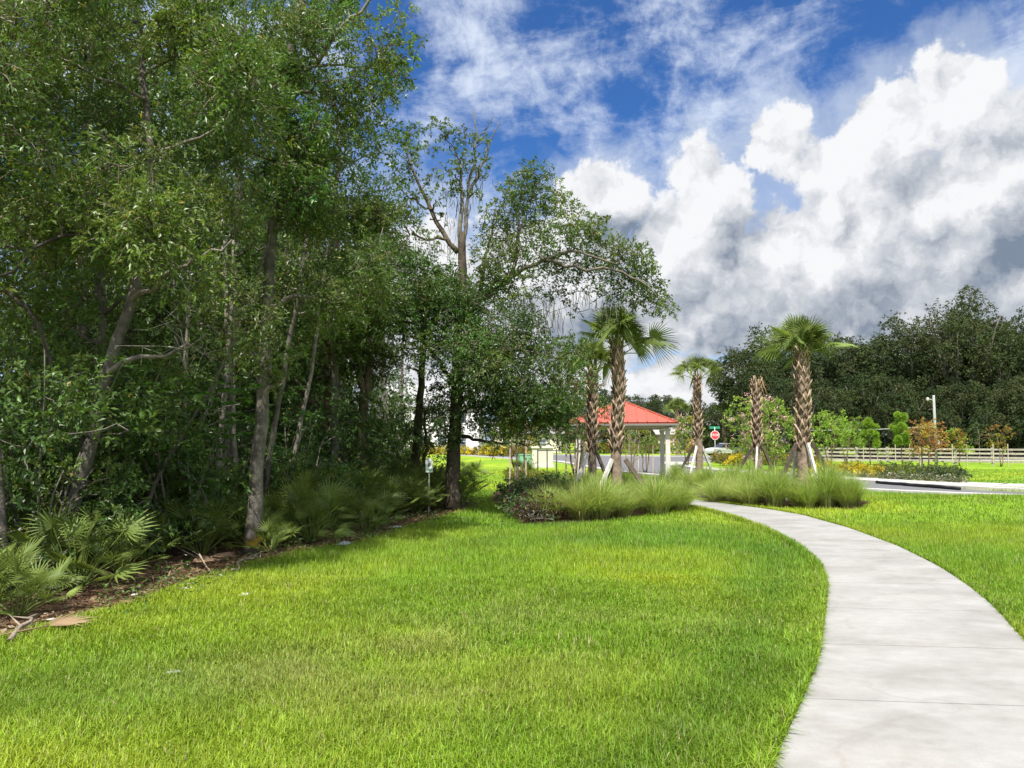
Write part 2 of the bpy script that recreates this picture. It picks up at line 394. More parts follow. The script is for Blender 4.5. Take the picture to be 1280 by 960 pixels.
# ---- concrete footpath in separate slabs with thin joints
def _cm(nt, out):
    p = N(nt, 'ShaderNodeBsdfPrincipled')
    tcn = N(nt, 'ShaderNodeTexCoord'); mp = N(nt, 'ShaderNodeMapping'); mp.inputs['Scale'].default_value = (1, 1.5, 1); mp.inputs['Rotation'].default_value = (0, 0, .5)
    L(nt, tcn.outputs['Object'], mp.inputs[0])
    a = noise(nt, 1.2, 7, .62, vec=mp.outputs[0]); b = noise(nt, 9, 5, .6, vec=mp.outputs[0]); f = noise(nt, 150, 2)
    c = mixc(nt, ramp(nt, a, .40, .68), (.285, .283, .275), (.212, .207, .196))
    c = mixc(nt, ramp(nt, noise(nt, .8, 6, .7), .55, .75, 0, .6), c, (.235, .215, .18))
    c = mixc(nt, 1.0, c, N_gray(nt, ramp(nt, b, .3, .7, .93, 1.05)), 'MULTIPLY')
    c = mixc(nt, 1.0, c, N_gray(nt, ramp(nt, f, .3, .7, .93, 1.07)), 'MULTIPLY')
    # wandering dark water stain lines
    w = N(nt, 'ShaderNodeTexNoise'); w.inputs['Scale'].default_value = .55; w.inputs['Detail'].default_value = 5; w.inputs['Distortion'].default_value = .8
    L(nt, tcn.outputs['Object'], w.inputs['Vector'])
    dd = N(nt, 'ShaderNodeMath', operation='ABSOLUTE'); s_ = N(nt, 'ShaderNodeMath', operation='SUBTRACT'); L(nt, w.outputs['Fac'], s_.inputs[0]); s_.inputs[1].default_value = .5
    L(nt, s_.outputs[0], dd.inputs[0])
    c = mixc(nt, ramp(nt, dd.outputs[0], 0, .012, .22, 0), c, (.16, .14, .12))
    L(nt, c, p.inputs['Base Color']); p.inputs['Roughness'].default_value = .85; p.inputs['Specular IOR Level'].default_value = .25
    bp = N(nt, 'ShaderNodeBump'); bp.inputs['Strength'].default_value = .25; bp.inputs['Distance'].default_value = .005
    L(nt, f, bp.inputs['Height']); L(nt, bp.outputs[0], p.inputs['Normal']); L(nt, p.outputs[0], out.inputs[0])
M_conc = mat('concrete', _cm)
def slab_strip(g, A, B, top, thick, col=(.5, .5, .5)):
    n = len(A); zt = Hf((A[:, 0] + B[:, 0]) / 2, (A[:, 1] + B[:, 1]) / 2) + top
    V = np.concatenate([np.c_[A, zt], np.c_[B, zt], np.c_[A, zt - thick], np.c_[B, zt - thick]])
    i = np.arange(n - 1); F = []
    def quad(a, b, c, d): F.append(np.stack([a, b, c], -1)); F.append(np.stack([a, c, d], -1))
    quad(i, i + n, i + n + 1, i + 1)
    quad(i + 2 * n, i, i + 1, i + 1 + 2 * n)
    quad(i + n, i + 3 * n, i + 1 + 3 * n, i + 1 + n)
    e = arr([[0, 2 * n, 3 * n], [0, 3 * n, n], [n - 1, 2 * n - 1, 4 * n - 1], [n - 1, 4 * n - 1, 3 * n - 1]]).astype(int)
    g.add(V, np.concatenate(F + [e]), col)
g = Geo()
mid = (PLs + PRs) / 2; arc = np.r_[0, np.cumsum(np.linalg.norm(np.diff(mid, axis=0), axis=1))]
t0 = np.interp(gp(1148, 886)[1], mid[:, 1], arc)
js = np.arange(t0 % 1.42, arc[-1], 1.42); js = np.r_[0, js, arc[-1]]
for a, b in zip(js[:-1], js[1:]):
    t = np.linspace(a + .006, b - .006, 8)
    A = np.stack([np.interp(t, arc, PLs[:, k]) for k in (0, 1)], 1); B = np.stack([np.interp(t, arc, PRs[:, k]) for k in (0, 1)], 1)
    slab_strip(g, A, B, .035, .1)
tag(link('path', g.mesh('path', M_conc)), 'pale concrete footpath curving through the lawn', 'path', kind='structure')
# ---- road, kerbs, walks
def polyfill(name, poly, zoff, m, colr, lab, cat):
    from mathutils.geometry import tessellate_polygon
    tri = np.array(tessellate_polygon([[Vector((px, py, 0)) for px, py in poly]]))
    V = np.array([(px, py, zoff) for px, py in poly])
    a, b, c = V[tri[:, 0]], V[tri[:, 1]], V[tri[:, 2]]
    flip = np.cross(b - a, c - a)[:, 2] < 0; tri[flip] = tri[flip][:, ::-1]
    g = Geo(); g.add(V, tri, colr)
    return tag(link(name, g.mesh(name, m)), lab, cat, kind='structure')
M_asph = roughmat('asphalt', .12, 1.0, .9, .3, 90, .2)
def dens(pts, n): return [tuple(p) for p in spline(pts, n)]
ROAD_POLY = dens(RF, 70) + dens(RX, 30) + dens(RN, 60)[::-1]
polyfill('road', ROAD_POLY, .006, M_asph, (.13, .13, .137), 'grey asphalt road curving past the flower bed to the junction', 'road')
def ribbon(name, pts, w, top, m, colr, lab, thick=.14, n=70):
    A, B = ribbon_poly(pts, w); g = Geo(); slab_strip(g, B, A, top, thick, colr)
    return tag(link(name, g.mesh(name, m)), lab, 'kerb' if 'kerb' in name else 'path', kind='structure')
M_kerb = roughmat('kerb_concrete', .08, 1.0, .8, .1, 40, .2)
KC = (.40, .39, .37)
def shift(pts, d):
    p = spline(pts, 70); t = nrm(np.gradient(p, axis=0)); n = np.stack([-t[:, 1], t[:, 0]], 1); return p + n * d
ribbon('kerb', shift(RF, -.0), .55, .10, M_kerb, KC, 'pale concrete kerb along the far side of the curving road')
ribbon('kerb', RN[3:], .45, .09, M_kerb, KC, 'pale concrete kerb along the near side of the road')
ribbon('kerb', RX, .6, .12, M_kerb, KC, 'pale kerb along the far side of the cross road')
ribbon('path', WALK1, 1.5, .03, M_kerb, (.40, .38, .36), 'pale concrete walk in front of the yellow flower bed')
ribbon('path', WALK2, 2.2, .034, M_kerb, (.40, .38, .36), 'short pale concrete walk at the right end of the flower bed')
ribbon('path', [(4.2, 63.5), (1.5, 70), (-3.5, 86), (-9, 106), (-12, 120)], 1.5, .03, M_kerb, (.38, .36, .34), 'pale walk running towards the white house')
# ------------------------------------------------------------------ lawn blades
def blades(n_area, x, y, seg3, h, w, colf, g):
    n = len(x); z = Hf(x, y)
    a = R.random(n) * 2 * math.pi; lean = np.abs(R.normal(.52, .24, n)); h = h * R.uniform(.6, 1.25, n)
    dx, dy = np.cos(a), np.sin(a); px_, py_ = -dy, dx
    P = np.stack([x, y, z], 1); c = colf(x, y) * R.uniform(.68, 1.38, (n, 1)) * R.uniform(.9, 1.1, (n, 3)); dd = R.random(n) < .03 + .16 * np.clip(fb(x, y, 1.1, 55) - .5, 0, 1); c[dd] = arr([.40, .36, .17]) * R.uniform(.6, 1.2, (int(dd.sum()), 1))
    side = np.stack([px_, py_, np.zeros(n)], 1) * (w * R.uniform(.7, 1.3, n))[:, None] / 2
    D = np.stack([dx, dy, np.zeros(n)], 1)
    tip = P + D * (h * lean)[:, None] + np.array([0, 0, 1.0]) * (h * np.sqrt(np.clip(1 - lean ** 2, .15, 1)))[:, None]
    if seg3:
        m = P + D * (h * lean * .28)[:, None] + np.array([0, 0, 1.0]) * (h * .58)[:, None]
        V = np.stack([P - side * .8, P + side * .8, m + side, m - side, tip], 1).reshape(-1, 3); k = 5
        b = np.arange(n)[:, None] * 5; F = np.concatenate([b + [0, 1, 2], b + [0, 2, 3], b + [3, 2, 4]])
    else:
        V = np.stack([P - side, P + side, tip], 1).reshape(-1, 3); k = 3
        F = np.arange(n)[:, None] * 3 + [0, 1, 2]
    g.add(V, F, np.repeat(c, k, 0))
g = Geo()
def scatter(n, d0, d1, half=.80):
    d = np.sqrt(R.uniform(d0 ** 2, d1 ** 2, n)); u = R.uniform(-half, half, n)
    return d * u, d
for n, d0, d1, s3, h, w in ((200000, 2.6, 5.5, True, .085, .0044), (230000, 5.5, 9, True, .085, .006), (240000, 9, 15, False, .09, .009), (160000, 15, 26, False, .09, .017), (70000, 26, 45, False, .07, .036)):
    x, y = scatter(n, d0, d1)
    m = ground_free(x, y); x, y = x[m], y[m]
    # tufts: pull blades a little towards shared crowns
    blades(0, x, y, s3, h * (.5 + 1.0 * fb(x, y, .5, 77)), w, lawn_col, g)
# longer ragged fringe along both edges of the path, overhanging the concrete
for E, sgn in ((PLs, -1), (PRs, 1)):
    for k in range(1):
        n = 16000; t = R.random(n) ** 1.2 * 170; i0 = t.astype(int); f = t - i0
        e = E[i0] * (1 - f)[:, None] + E[i0 + 1] * f[:, None]
        off = np.abs(R.normal(.0, .05, n)) + (.012 if sgn < 0 else .045)
        x = e[:, 0] + sgn * off; y = e[:, 1]
        m = y > 2.6; x, y = x[m], y[m]
        blades(0, x, y, True, .105 if sgn < 0 else .07, .008, lawn_col, g)
tag(link('lawn_grass', g.mesh('lawn_grass', M_grass)), 'mown lawn grass with yellow green and worn patches beside the path', 'grass', kind='stuff')
# weeds and fallen leaves on the bare strip at the woodland edge
g = Geo(); n = 5200
y = R.uniform(4, 24, n); x = edge(y) - np.abs(R.normal(0, .9, n)) + .12
a = R.random(n) * 6.28
cols = arr([[.20, .12, .06], [.13, .075, .04], [.28, .20, .11], [.10, .06, .035], [.33, .26, .17]])[R.integers(0, 5, n)]
g.leaves(np.stack([x, y, np.full(n, .012) + R.random(n) * .02], 1), np.stack([np.cos(a), np.sin(a), R.normal(.1, .25, n)], 1), R.uniform(.05, .12, n), R.uniform(.02, .05, n), cols)
tag(link('leaf_litter', g.mesh('leaf_litter', M_moss)), 'brown fallen leaves littering the bare woodland edge', 'leaf litter', kind='stuff')
g = Geo(); n = 5000
y = R.uniform(5, 22, n); x = edge(y) - R.normal(.15, .4, n); k = fb(x, y, .7, 91) > .52; x, y = x[k], y[k]; n = len(x)
a = R.random(n) * 6.28
g.leaves(np.stack([x, y, R.uniform(.01, .16, n)], 1), np.stack([np.cos(a), np.sin(a), R.normal(.3, .4, n)], 1), R.uniform(.03, .07, n), R.uniform(.015, .035, n), arr([.07, .13, .025]) * R.uniform(.6, 1.5, (n, 1)))
tag(link('weeds', g.mesh('weeds', M_leaf)), 'low broad-leaved weeds along the edge of the bare soil', 'weeds', kind='stuff')

# ------------------------------------------------------------------ tree building
def clump(g, gw, c, r, n, ll, lw, col, var=.3, up=.35, twigs=True, wc=(.16, .13, .10), per=9, core=.6):
    """leafy spray: twigs spread through an ellipsoid, leaves set alternately along each twig"""
    c = arr(c); r = np.broadcast_to(arr(r), (3,)); nt_ = max(2, int(n / per))
    d = nrm(R.normal(size=(nt_, 3))); rad = R.random(nt_) ** core
    st = c + d * r * rad[:, None] * .8
    ax = nrm(d * .9 + R.normal(size=(nt_, 3)) * .6 + [0, 0, up]); ln = np.mean(r) * R.uniform(.35, .7, nt_)
    t = ((np.arange(per) + .8) / per) ** .45
    P = st[:, None, :] + ax[:, None, :] * (ln[:, None] * t[None, :])[..., None]
    P[..., 2] -= (ln[:, None] * t[None, :] ** 2) * .25
    A = nrm(ax[:, None, :] * .8 + R.normal(size=(nt_, per, 3)) * .75)
    P = P.reshape(-1, 3) + R.normal(size=(nt_ * per, 3)) * np.mean(r) * .05; A = A.reshape(-1, 3); m = len(P)
    tw = R.uniform(1 - var, 1 + var, (nt_, 1)) * arr(col) * R.uniform(.9, 1.1, (nt_, 3))
    cc = np.repeat(tw, per, 0) * R.uniform(.75, 1.3, (m, 1)); yl = R.random(m) < (.009 if per == 9 else 0)
    cc[yl] = arr([.26, .20, .04])
    g.leaves(P, A, ll * R.uniform(.65, 1.25, m), lw * R.uniform(.7, 1.2, m), cc)
    if twigs:
        for k in range(0, nt_, 3):
            gw.tube([st[k], st[k] + ax[k] * ln[k] * .5, st[k] + ax[k] * ln[k] - [0, 0, ln[k] * .2]], [.007, .005, .002], 3, wc, cap=False)
def curve(a, b, lift=.25, n=7, wob=.06):
    a, b = arr(a), arr(b); d = np.linalg.norm(b - a); t = np.linspace(0, 1, n)[:, None]
    p = a * (1 - t) + b * t; p[:, 2] += (lift * d * (t * (1 - t)))[:, 0]
    p[1:-1] += R.normal(size=(n - 2, 3)) * d * wob * .5
    return p
def smoothline(pts, n=16, wob=0.0):
    pts = arr(pts); d = np.r_[0, np.cumsum(np.linalg.norm(np.diff(pts, axis=0), axis=1))]; t = np.linspace(0, d[-1], n)
    o = np.stack([np.interp(t, d, pts[:, k]) for k in range(3)], 1)
    for _ in range(2): o[1:-1] = .25 * o[:-2] + .5 * o[1:-1] + .25 * o[2:]
    if wob: o[1:-1] += R.normal(size=(n - 2, 3)) * wob
    return o
BARK = arr([.17, .152, .130])
class Tree:
    def __init__(s): s.l = Geo(); s.w = Geo(); s.m = Geo(); s.spine = []
    def trunk(s, pts, r0, r1, col=BARK, n=18, wob=.012, flare=True, k=10):
        p = smoothline(pts, n, wob); r = np.linspace(r0, r1, n)
        if flare: r[0] *= 1.25; r[1] *= 1.07
        s.w.tube(p, r, k, col, wob=.045); s.spine.append((p, r)); return p
    def limb(s, pts, r0, r1, col=BARK, n=12, wob=.03, spine=True, k=7):
        p = smoothline(pts, n, wob); r = np.linspace(r0, r1, n); s.w.tube(p, r, k, col, wob=.05)
        if spine: s.spine.append((p, r))
    def join(s, c, col=BARK, rmax=.06):
        """a branch from the best point of the wood built so far out to a leaf clump"""
        best = None
        for p, r in s.spine:
            d = np.linalg.norm(p - c, axis=1) + .8 * np.maximum(0, p[:, 2] - c[2] + .1) * 2
            d[0:2] += 2
            i = int(np.argmin(d))
            if best is None or d[i] < best[0]: best = (d[i], p[i], r[i])
        a, r = best[1], min(best[2] * .6, rmax); p = curve(a, c, .2)
        s.w.tube(p, np.linspace(r, .008, len(p)), 5, col, cap=False); s.spine.append((p[2:], np.linspace(r, .008, len(p))[2:]))
    def moss(s, p, ln, n=7, col=(.20, .20, .165)):
        for _ in range(n * 2):
            q = arr(p) + R.normal(size=3) * [.13, .13, .08]; l = ln * R.uniform(.2, 1.25) * R.uniform(.6, 1.1); w = R.uniform(.005, .012)
            pts = [q, q + [R.normal() * .03, R.normal() * .03, -l * .5], q + [R.normal() * .06, R.normal() * .06, -l]]
            s.l.tube(pts, [w * .6, w, .002], 3, arr(col) * R.uniform(.7, 1.3), cap=False)
    def build(s, name, label, cat, base, group=None, leafname='crown', lm=None):
        t = thing(name, label, cat, tuple(base), 0, group)
        if s.w.n: link('trunk', s.w.mesh('trunk', M_bark, base), t)
        if s.l.n: link(leafname, s.l.mesh(leafname, lm or M_leaf, base), t)
        if s.m.n: link('hanging_moss', s.m.mesh('hanging_moss', M_moss, base), t)
        return t
GRN = arr([.078, .138, .032]); YGR = arr([.128, .192, .042]); DGR = arr([.048, .092, .024]); BGR = arr([.074, .155, .034]); OLV = arr([.104, .150, .042])
def pxfill(t, n, Y, dY, cx, cy, rx, ry, rad, nl, ll, lw, cols, join=True, **kw):
    """leaf clumps spread in a crown ellipsoid around the trunk depth"""
    done = 0; n = int(n * 1.35); nl = nl * 1.3
    while done < n:
        u, v, w = R.uniform(-1, 1, 3)
        if u * u + v * v + w * w * .6 > 1: continue
        p = at(cx + u * rx, cy + v * ry, Y + w * dY); done += 1
        if p[2] < .5: continue
        if join: t.join(p)
        r = rad * R.uniform(.75, 1.3)
        clump(t.l, t.w, p, (r, r, r * .75), int(nl * R.uniform(.7, 1.3)), ll, lw, cols[R.integers(0, len(cols))], **kw)

def base(px, py): return gp(px, py)
# --- tall pale trunk at the very left edge of the frame
t = Tree(); b = base(2, 742); Y = b[1]
t.trunk([b, at(-1, 660, Y), at(-8, 560, Y), at(-30, 420, Y), at(-40, 200, Y + .2), at(-30, -60, Y + .4)], .09, .045, BARK * .8)
pxfill(t, 17, Y + .3, 1.1, -60, 120, 190, 260, .55, 760, .065, .026, [GRN, YGR, GRN])
t.build('oak_tree', 'pale grey trunk cut by the left edge of the photo', 'tree', b, 'trees at the woodland edge')
# --- leaning trunk
t = Tree(); b = base(58, 722); Y = b[1]
t.trunk([b, at(85, 650, Y), at(112, 570, Y), at(128, 480, Y), at(165, 368, Y + .1), at(182, 300, Y + .2), at(190, 190, Y + .3), at(175, 60, Y + .4), at(170, -60, Y + .5)], .085, .03, BARK * .62, n=24)
t.limb([at(110, 585, Y), at(60, 420, Y - .3), at(0, 350, Y - .6), at(-80, 310, Y - .8)], .028, .018, BARK * .35)
t.limb([at(175, 330, Y), at(130, 285, Y - .4), at(60, 300, Y - .7), at(0, 345, Y - .9)], .028, .016, BARK * .35)
t.limb([at(165, 375, Y), at(230, 330, Y - .3), at(290, 300, Y - .5)], .035, .012)
pxfill(t, 26, Y - .1, 1.2, 130, 110, 215, 190, .52, 640, .080, .032, [GRN, YGR, OLV, GRN])
pxfill(t, 13, Y - .5, .9, 170, 270, 160, 90, .42, 500, .076, .031, [YGR, GRN, OLV, YGR])
pxfill(t, 2, Y - .6, .4, 60, 500, 110, 60, .34, 330, .068, .027, [DGR, GRN])
pxfill(t, 5, Y - .6, .4, 285, 395, 50, 65, .30, 330, .06, .024, [YGR, OLV])
for _ in range(16):     # bare twisted dead twigs
    a = at(R.uniform(215, 270), R.uniform(360, 430), Y - .5); e = a + R.normal(size=3) * [.3, .2, .1] - [0, 0, R.uniform(.1, .5)]
    t.w.tube(curve(a, e, -.3, 7, .25), np.linspace(.007, .002, 7), 3, (.24, .22, .19), cap=False)
t.build('oak_tree', 'grey trunk leaning right behind the big palmetto at lower left', 'tree', b, 'trees at the woodland edge')
# --- tall straight pair
t = Tree(); b = base(313, 694); Y = b[1]
t.trunk([b, at(319, 620, Y), at(326, 520, Y), at(333, 420, Y), at(341, 290, Y), at(349, 160, Y + .1), at(368, 40, Y + .2), at(385, -90, Y + .3)], .108, .04, BARK * .65, n=26)
t.limb([at(346, 120, Y), at(318, 60, Y + .3), at(285, 100, Y + .2), at(250, 60, Y)], .05, .015)
t.limb([at(352, 150, Y), at(400, 60, Y - .3), at(455, 10, Y - .5), at(500, -30, Y - .5)], .05, .015)
pxfill(t, 20, Y, 1.2, 400, 90, 105, 150, .42, 370, .072, .028, [GRN, YGR, BGR, OLV])
pxfill(t, 12, Y - .2, .8, 330, 170, 75, 110, .40, 600, .075, .03, [BGR, GRN, BGR])
pxfill(t, 16, Y + .2, 1.0, 425, 280, 70, 130, .40, 560, .066, .027, [GRN, YGR, OLV])
pxfill(t, 7, Y - .3, .5, 340, 455, 36, 45, .2, 190, .055, .022, [YGR, YGR, OLV])
for q in ((497, 20), (505, 55), (478, 115), (470, 70), (455, 150), (490, 90)):
    p = at(*q, Y - .2 + R.normal() * .3); t.join(p); clump(t.l, t.w, p, (.28, .28, .24), 260, .07, .028, YGR)
t.build('oak_tree', 'tall straight grey trunk rising beside the low palmetto with yellow fronds', 'tree', b, 'trees at the woodland edge')
t = Tree(); b = base(323, 672); Y = b[1]
t.trunk([b, at(331, 600, Y), at(343, 545, Y), at(357, 450, Y), at(380, 330, Y), at(395, 200, Y)], .05, .03, BARK * .6)
pxfill(t, 12, Y + .4, 1.0, 400, 300, 90, 150, .45, 520, .07, .028, [GRN, DGR, YGR])
t.build('oak_tree', 'thin trunk growing close behind the tall straight grey trunk', 'tree', b, 'trees at the woodland edge')
# --- curved trunks further back
t = Tree(); b = at(420, 606, 17.0); b[2] = 0; Y = 17.0
t.trunk([b, at(416, 560, Y), at(412, 520, Y), at(410, 460, Y), at(416, 400, Y), at(420, 300, Y)], .17, .07, arr([.15, .105, .075]), n=18)
t.limb([at(413, 555, Y), at(398, 515, Y - .1), at(383, 488, Y - .2), at(366, 472, Y - .3), at(350, 468, Y - .4)], .085, .05, arr([.08, .06, .045]))
pxfill(t, 22, Y, 1.8, 415, 380, 95, 110, .62, 520, .085, .034, [GRN, DGR, GRN, YGR])
t.build('oak_tree', 'brown trunk with a curved dark limb arching left above the palmettos', 'tree', b, 'trees at the woodland edge')
t = Tree(); b = at(450, 612, 17.6); b[2] = 0; Y = 17.6
t.trunk([b, at(450, 560, Y), at(454, 515, Y), at(455, 495, Y)], .145, .11, arr([.15, .11, .08]), n=12)
t.limb([at(455, 500, Y), at(448, 470, Y), at(446, 430, Y), at(450, 340, Y)], .085, .04, arr([.15, .11, .08]))
t.limb([at(455, 500, Y), at(462, 475, Y), at(459, 440, Y), at(475, 360, Y)], .085, .04, arr([.15, .11, .08]))
pxfill(t, 20, Y, 1.6, 470, 370, 65, 90, .55, 480, .085, .034, [GRN, YGR, GRN, BGR])
t.build('oak_tree', 'forked reddish brown trunk standing right of the curved brown trunk', 'tree', b, 'trees at the woodland edge')
t = Tree(); b = at(518, 612, 20.0); b[2] = 0; Y = 20.0
t.trunk([b, at(520, 570, Y), at(523, 530, Y), at(527, 480, Y), at(530, 380, Y)], .13, .06, arr([.09, .07, .05]))
t.limb([at(522, 600, Y), at(534, 565, Y), at(530, 510, Y)], .06, .03, arr([.12, .09, .06]))
pxfill(t, 7, Y, 1.2, 520, 420, 35, 70, .55, 420, .085, .034, [GRN, YGR])
pxfill(t, 7, Y, .8, 530, 535, 26, 34, .32, 200, .075, .03, [GRN, DGR])
t.build('oak_tree', 'slender dark trunk standing just left of the big dark oak trunk', 'tree', b, 'trees at the woodland edge')
# --- the big spreading oak
t = Tree(); b = at(566, 640, 18.0); b[2] = 0; Y = 18.0; DK_ = arr([.085, .068, .052]); GY = arr([.21, .195, .17])
t.trunk([b, at(566, 590, Y), at(569, 540, Y), at(571, 480, Y), at(574, 420, Y), at(578, 345, Y), at(577, 290, Y)], .175, .09, DK_ * .9, n=22)
t.limb([at(576, 330, Y), at(577, 260, Y), at(576, 205, Y)], .075, .03, GY * .8)
t.limb([at(578, 315, Y), at(585, 260, Y), at(590, 215, Y), at(596, 160, Y), at(592, 138, Y)], .055, .014, GY * .7)
t.limb([at(589, 240, Y), at(605, 200, Y), at(611, 178, Y), at(618, 166, Y), at(624, 152, Y)], .045, .01, GY * .6)
t.limb([at(597, 180, Y), at(608, 160, Y), at(616, 145, Y)], .025, .008, GY * .6)
t.limb([at(572, 315, Y), at(550, 285, Y), at(531, 245, Y), at(516, 215, Y), at(505, 185, Y), at(498, 168, Y)], .07, .015, DK_ * 1.2)
t.limb([at(540, 262, Y), at(512, 250, Y), at(498, 235, Y)], .03, .01, DK_ * 1.3)
t.limb([at(560, 300, Y), at(530, 298, Y - .3), at(508, 292, Y - .5), at(500, 265, Y - .6)], .04, .012, DK_ * 1.3)
t.limb([at(574, 400, Y), at(600, 375, Y - .2), at(640, 345, Y - .5), at(680, 325, Y - .8), at(725, 310, Y - 1), at(770, 330, Y - 1.1)], .075, .02, arr([.14, .12, .10]), n=20)
t.limb([at(680, 325, Y - .8), at(730, 335, Y - .9), at(790, 340, Y - 1.1), at(822, 372, Y - 1.2)], .05, .012, arr([.14, .12, .10]))
t.limb([at(640, 345, Y - .5), at(650, 290, Y - .4), at(648, 240, Y - .2), at(660, 215, Y - .2)], .05, .015, arr([.12, .10, .08]))
t.limb([at(600, 375, Y), at(606, 320, Y + .3), at(620, 260, Y + .4)], .06, .015, arr([.12, .10, .08]))
t.limb([at(572, 450, Y), at(610, 440, Y - .8), at(660, 435, Y - 1.4), at(700, 450, Y - 1.8)], .07, .015, DK_)
t.limb([at(570, 545, Y), at(590, 546, Y - .2), at(612, 551, Y - .4), at(640, 553, Y - .6), at(660, 558, Y - .7)], .05, .015, DK_)
t.limb([at(570, 480, Y), at(540, 440, Y - .3), at(515, 400, Y - .5)], .06, .015, DK_)
OK1 = [GRN, OLV, YGR, GRN]
def spray(pts, r, n, cols=OK1, ll=.085, lw=.036, dz=.35):
    for q in pts:
        p = at(q[0], q[1], Y - .3 + R.normal() * dz); rr = r * (q[2] if len(q) > 2 else 1)
        t.join(p, arr([.12, .10, .08]), .03); clump(t.l, t.w, p, (rr, rr, rr * .7), int(n * (rr / r) ** 2), ll, lw, cols[R.integers(0, len(cols))], core=.5)
# sparse upper sprays against the sky
spray([(500, 175), (520, 165), (548, 160), (560, 172), (540, 185, .8), (585, 170), (600, 205), (575, 195), (560, 212), (588, 215, 1.2), (604, 178, .7), (560, 235), (540, 225, .7), (515, 205, .8), (500, 225), (520, 245), (545, 250, .8), (498, 260), (512, 285), (535, 300), (500, 310), (552, 275, .7), (575, 240, .8), (595, 240, .8)], .31, 190)
spray([(655, 225), (670, 215), (645, 245, 1.2), (640, 270, 1.2), (665, 250, 1.1), (690, 240), (700, 255), (680, 275, 1.3), (650, 295, 1.3), (620, 290, 1.2), (610, 320, 1.2), (635, 330, 1.3), (715, 275), (730, 285), (700, 300, 1.3), (670, 315, 1.3), (735, 300, 1.2), (750, 285, .8), (720, 325, 1.2), (760, 315, 1.1), (780, 315), (800, 320), (795, 335), (770, 340, 1.1), (740, 345, 1.2), (810, 350), (800, 365), (820, 375), (830, 385, .7), (785, 360), (760, 365, .9), (690, 345, 1.2), (650, 360, 1.2), (620, 355, 1.1), (700, 370, .8)], .44, 520)
spray([(630, 245, .8), (612, 262, .8), (676, 230, .7), (748, 275, .6), (805, 310, .6), (828, 372, .6), (836, 380, .5), (790, 378, .6), (770, 385, .6), (720, 390, .6), (660, 390, .8)], .32, 190)
# dense lower crown round the trunk
pxfill(t, 34, Y - .4, 1.9, 580, 420, 80, 100, .58, 470, .085, .036, [GRN, DGR, GRN, YGR, BGR])
pxfill(t, 22, Y - .8, 1.5, 655, 455, 75, 60, .50, 420, .085, .036, [GRN, DGR, GRN, OLV])
pxfill(t, 9, Y - 1.6, .7, 690, 503, 34, 34, .36, 300, .08, .034, [GRN, DGR, GRN])
pxfill(t, 12, Y - .8, 1.0, 640, 520, 70, 30, .40, 330, .08, .034, [GRN, DGR, YGR])
pxfill(t, 9, Y - .4, 1.0, 545, 360, 40, 55, .45, 380, .085, .036, [GRN, BGR])
pxfill(t, 5, Y - .4, .5, 560, 535, 22, 22, .25, 150, .075, .03, [DGR])
for q in ((560, 270), (572, 250), (585, 255), (566, 300), (590, 235), (600, 215), (575, 280), (560, 235)): t.moss(at(*q, Y), .6, 5)
for q in ((650, 365), (665, 380), (680, 375), (690, 390), (640, 375), (720, 360), (740, 370), (760, 375), (700, 385), (545, 300), (510, 300), (625, 300), (780, 375), (672, 395), (686, 400)): t.moss(at(*q, Y - .6), .6, 6)
t.build('oak_tree', 'big spreading oak with dark trunk and mossy bare top over the lawn', 'tree', b, 'trees at the woodland edge')
# ------------------------------------------------------------------ deep woods
def wood_tree(seed, h, cr, z0, n, nl, ll, lw, cols, tr, wobble=.05):
    t = Tree(); xs_ = np.cumsum(R.normal(0, wobble, 8)); ys_ = np.cumsum(R.normal(0, wobble, 8)); zz = np.linspace(0, h * .92, 8)
    p = t.trunk(np.stack([xs_ - xs_[0], ys_ - ys_[0], zz], 1), tr, tr * .3, BARK * R.uniform(.5, .8), n=16, k=8)
    for _ in range(n):
        zc = R.uniform(z0, h); f = 1 - .55 * ((zc - (z0 + h) / 2) / (h - z0) * 2) ** 2; a = R.random() * 6.28; r = cr * f * math.sqrt(R.random())
        i = int(np.clip(zc / (h * .92) * 15, 0, 15)); c = p[i] * [1, 1, 0] + [math.cos(a) * r, math.sin(a) * r, zc]
        t.join(arr(c), BARK * .6, .05); k = R.uniform(.55, .9)
        clump(t.l, t.w, c, (k, k, k * .7), nl, ll, lw, cols[R.integers(0, len(cols))], twigs=False)
    return t
VAR = []
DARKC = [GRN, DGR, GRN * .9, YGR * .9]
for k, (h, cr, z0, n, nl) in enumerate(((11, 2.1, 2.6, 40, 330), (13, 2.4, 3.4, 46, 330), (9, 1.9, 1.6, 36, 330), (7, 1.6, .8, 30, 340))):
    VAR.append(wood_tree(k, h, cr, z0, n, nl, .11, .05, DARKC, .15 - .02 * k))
WL = ['dim slender tree in the shaded depth of the wood', 'tall dark tree filling the depth of the wood', 'bushy low-branched tree in the shade of the wood', 'small dense tree under the taller woodland trees']
protos = {}
def place_wood(k, x, y, rz, sc):
    lab = WL[k]
    if k not in protos:
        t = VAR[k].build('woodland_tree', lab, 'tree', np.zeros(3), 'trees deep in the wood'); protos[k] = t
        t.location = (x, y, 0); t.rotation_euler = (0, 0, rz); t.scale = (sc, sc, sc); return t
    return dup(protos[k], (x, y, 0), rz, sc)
spots = []
tries = 0
while len(spots) < 100 and tries < 12000:
    tries += 1
    y = R.uniform(7, 62); e = float(edge(y)); x = e - 2.3 - abs(R.normal(0, 1)) * 7 - (0 if y < 20 else 1.5)
    px = 640 + 949 * x / y
    if px < -260 or (395 < px < 600 and y > 19.5) or px > 500: continue
    if min([9] + [math.hypot(x - a, y - b) for a, b in spots]) < 1.75: continue
    spots.append((x, y)); place_wood(int(R.choice(4, p=[.3, .25, .25, .2])), x, y, R.random() * 6.28, R.uniform(.85, 1.15))
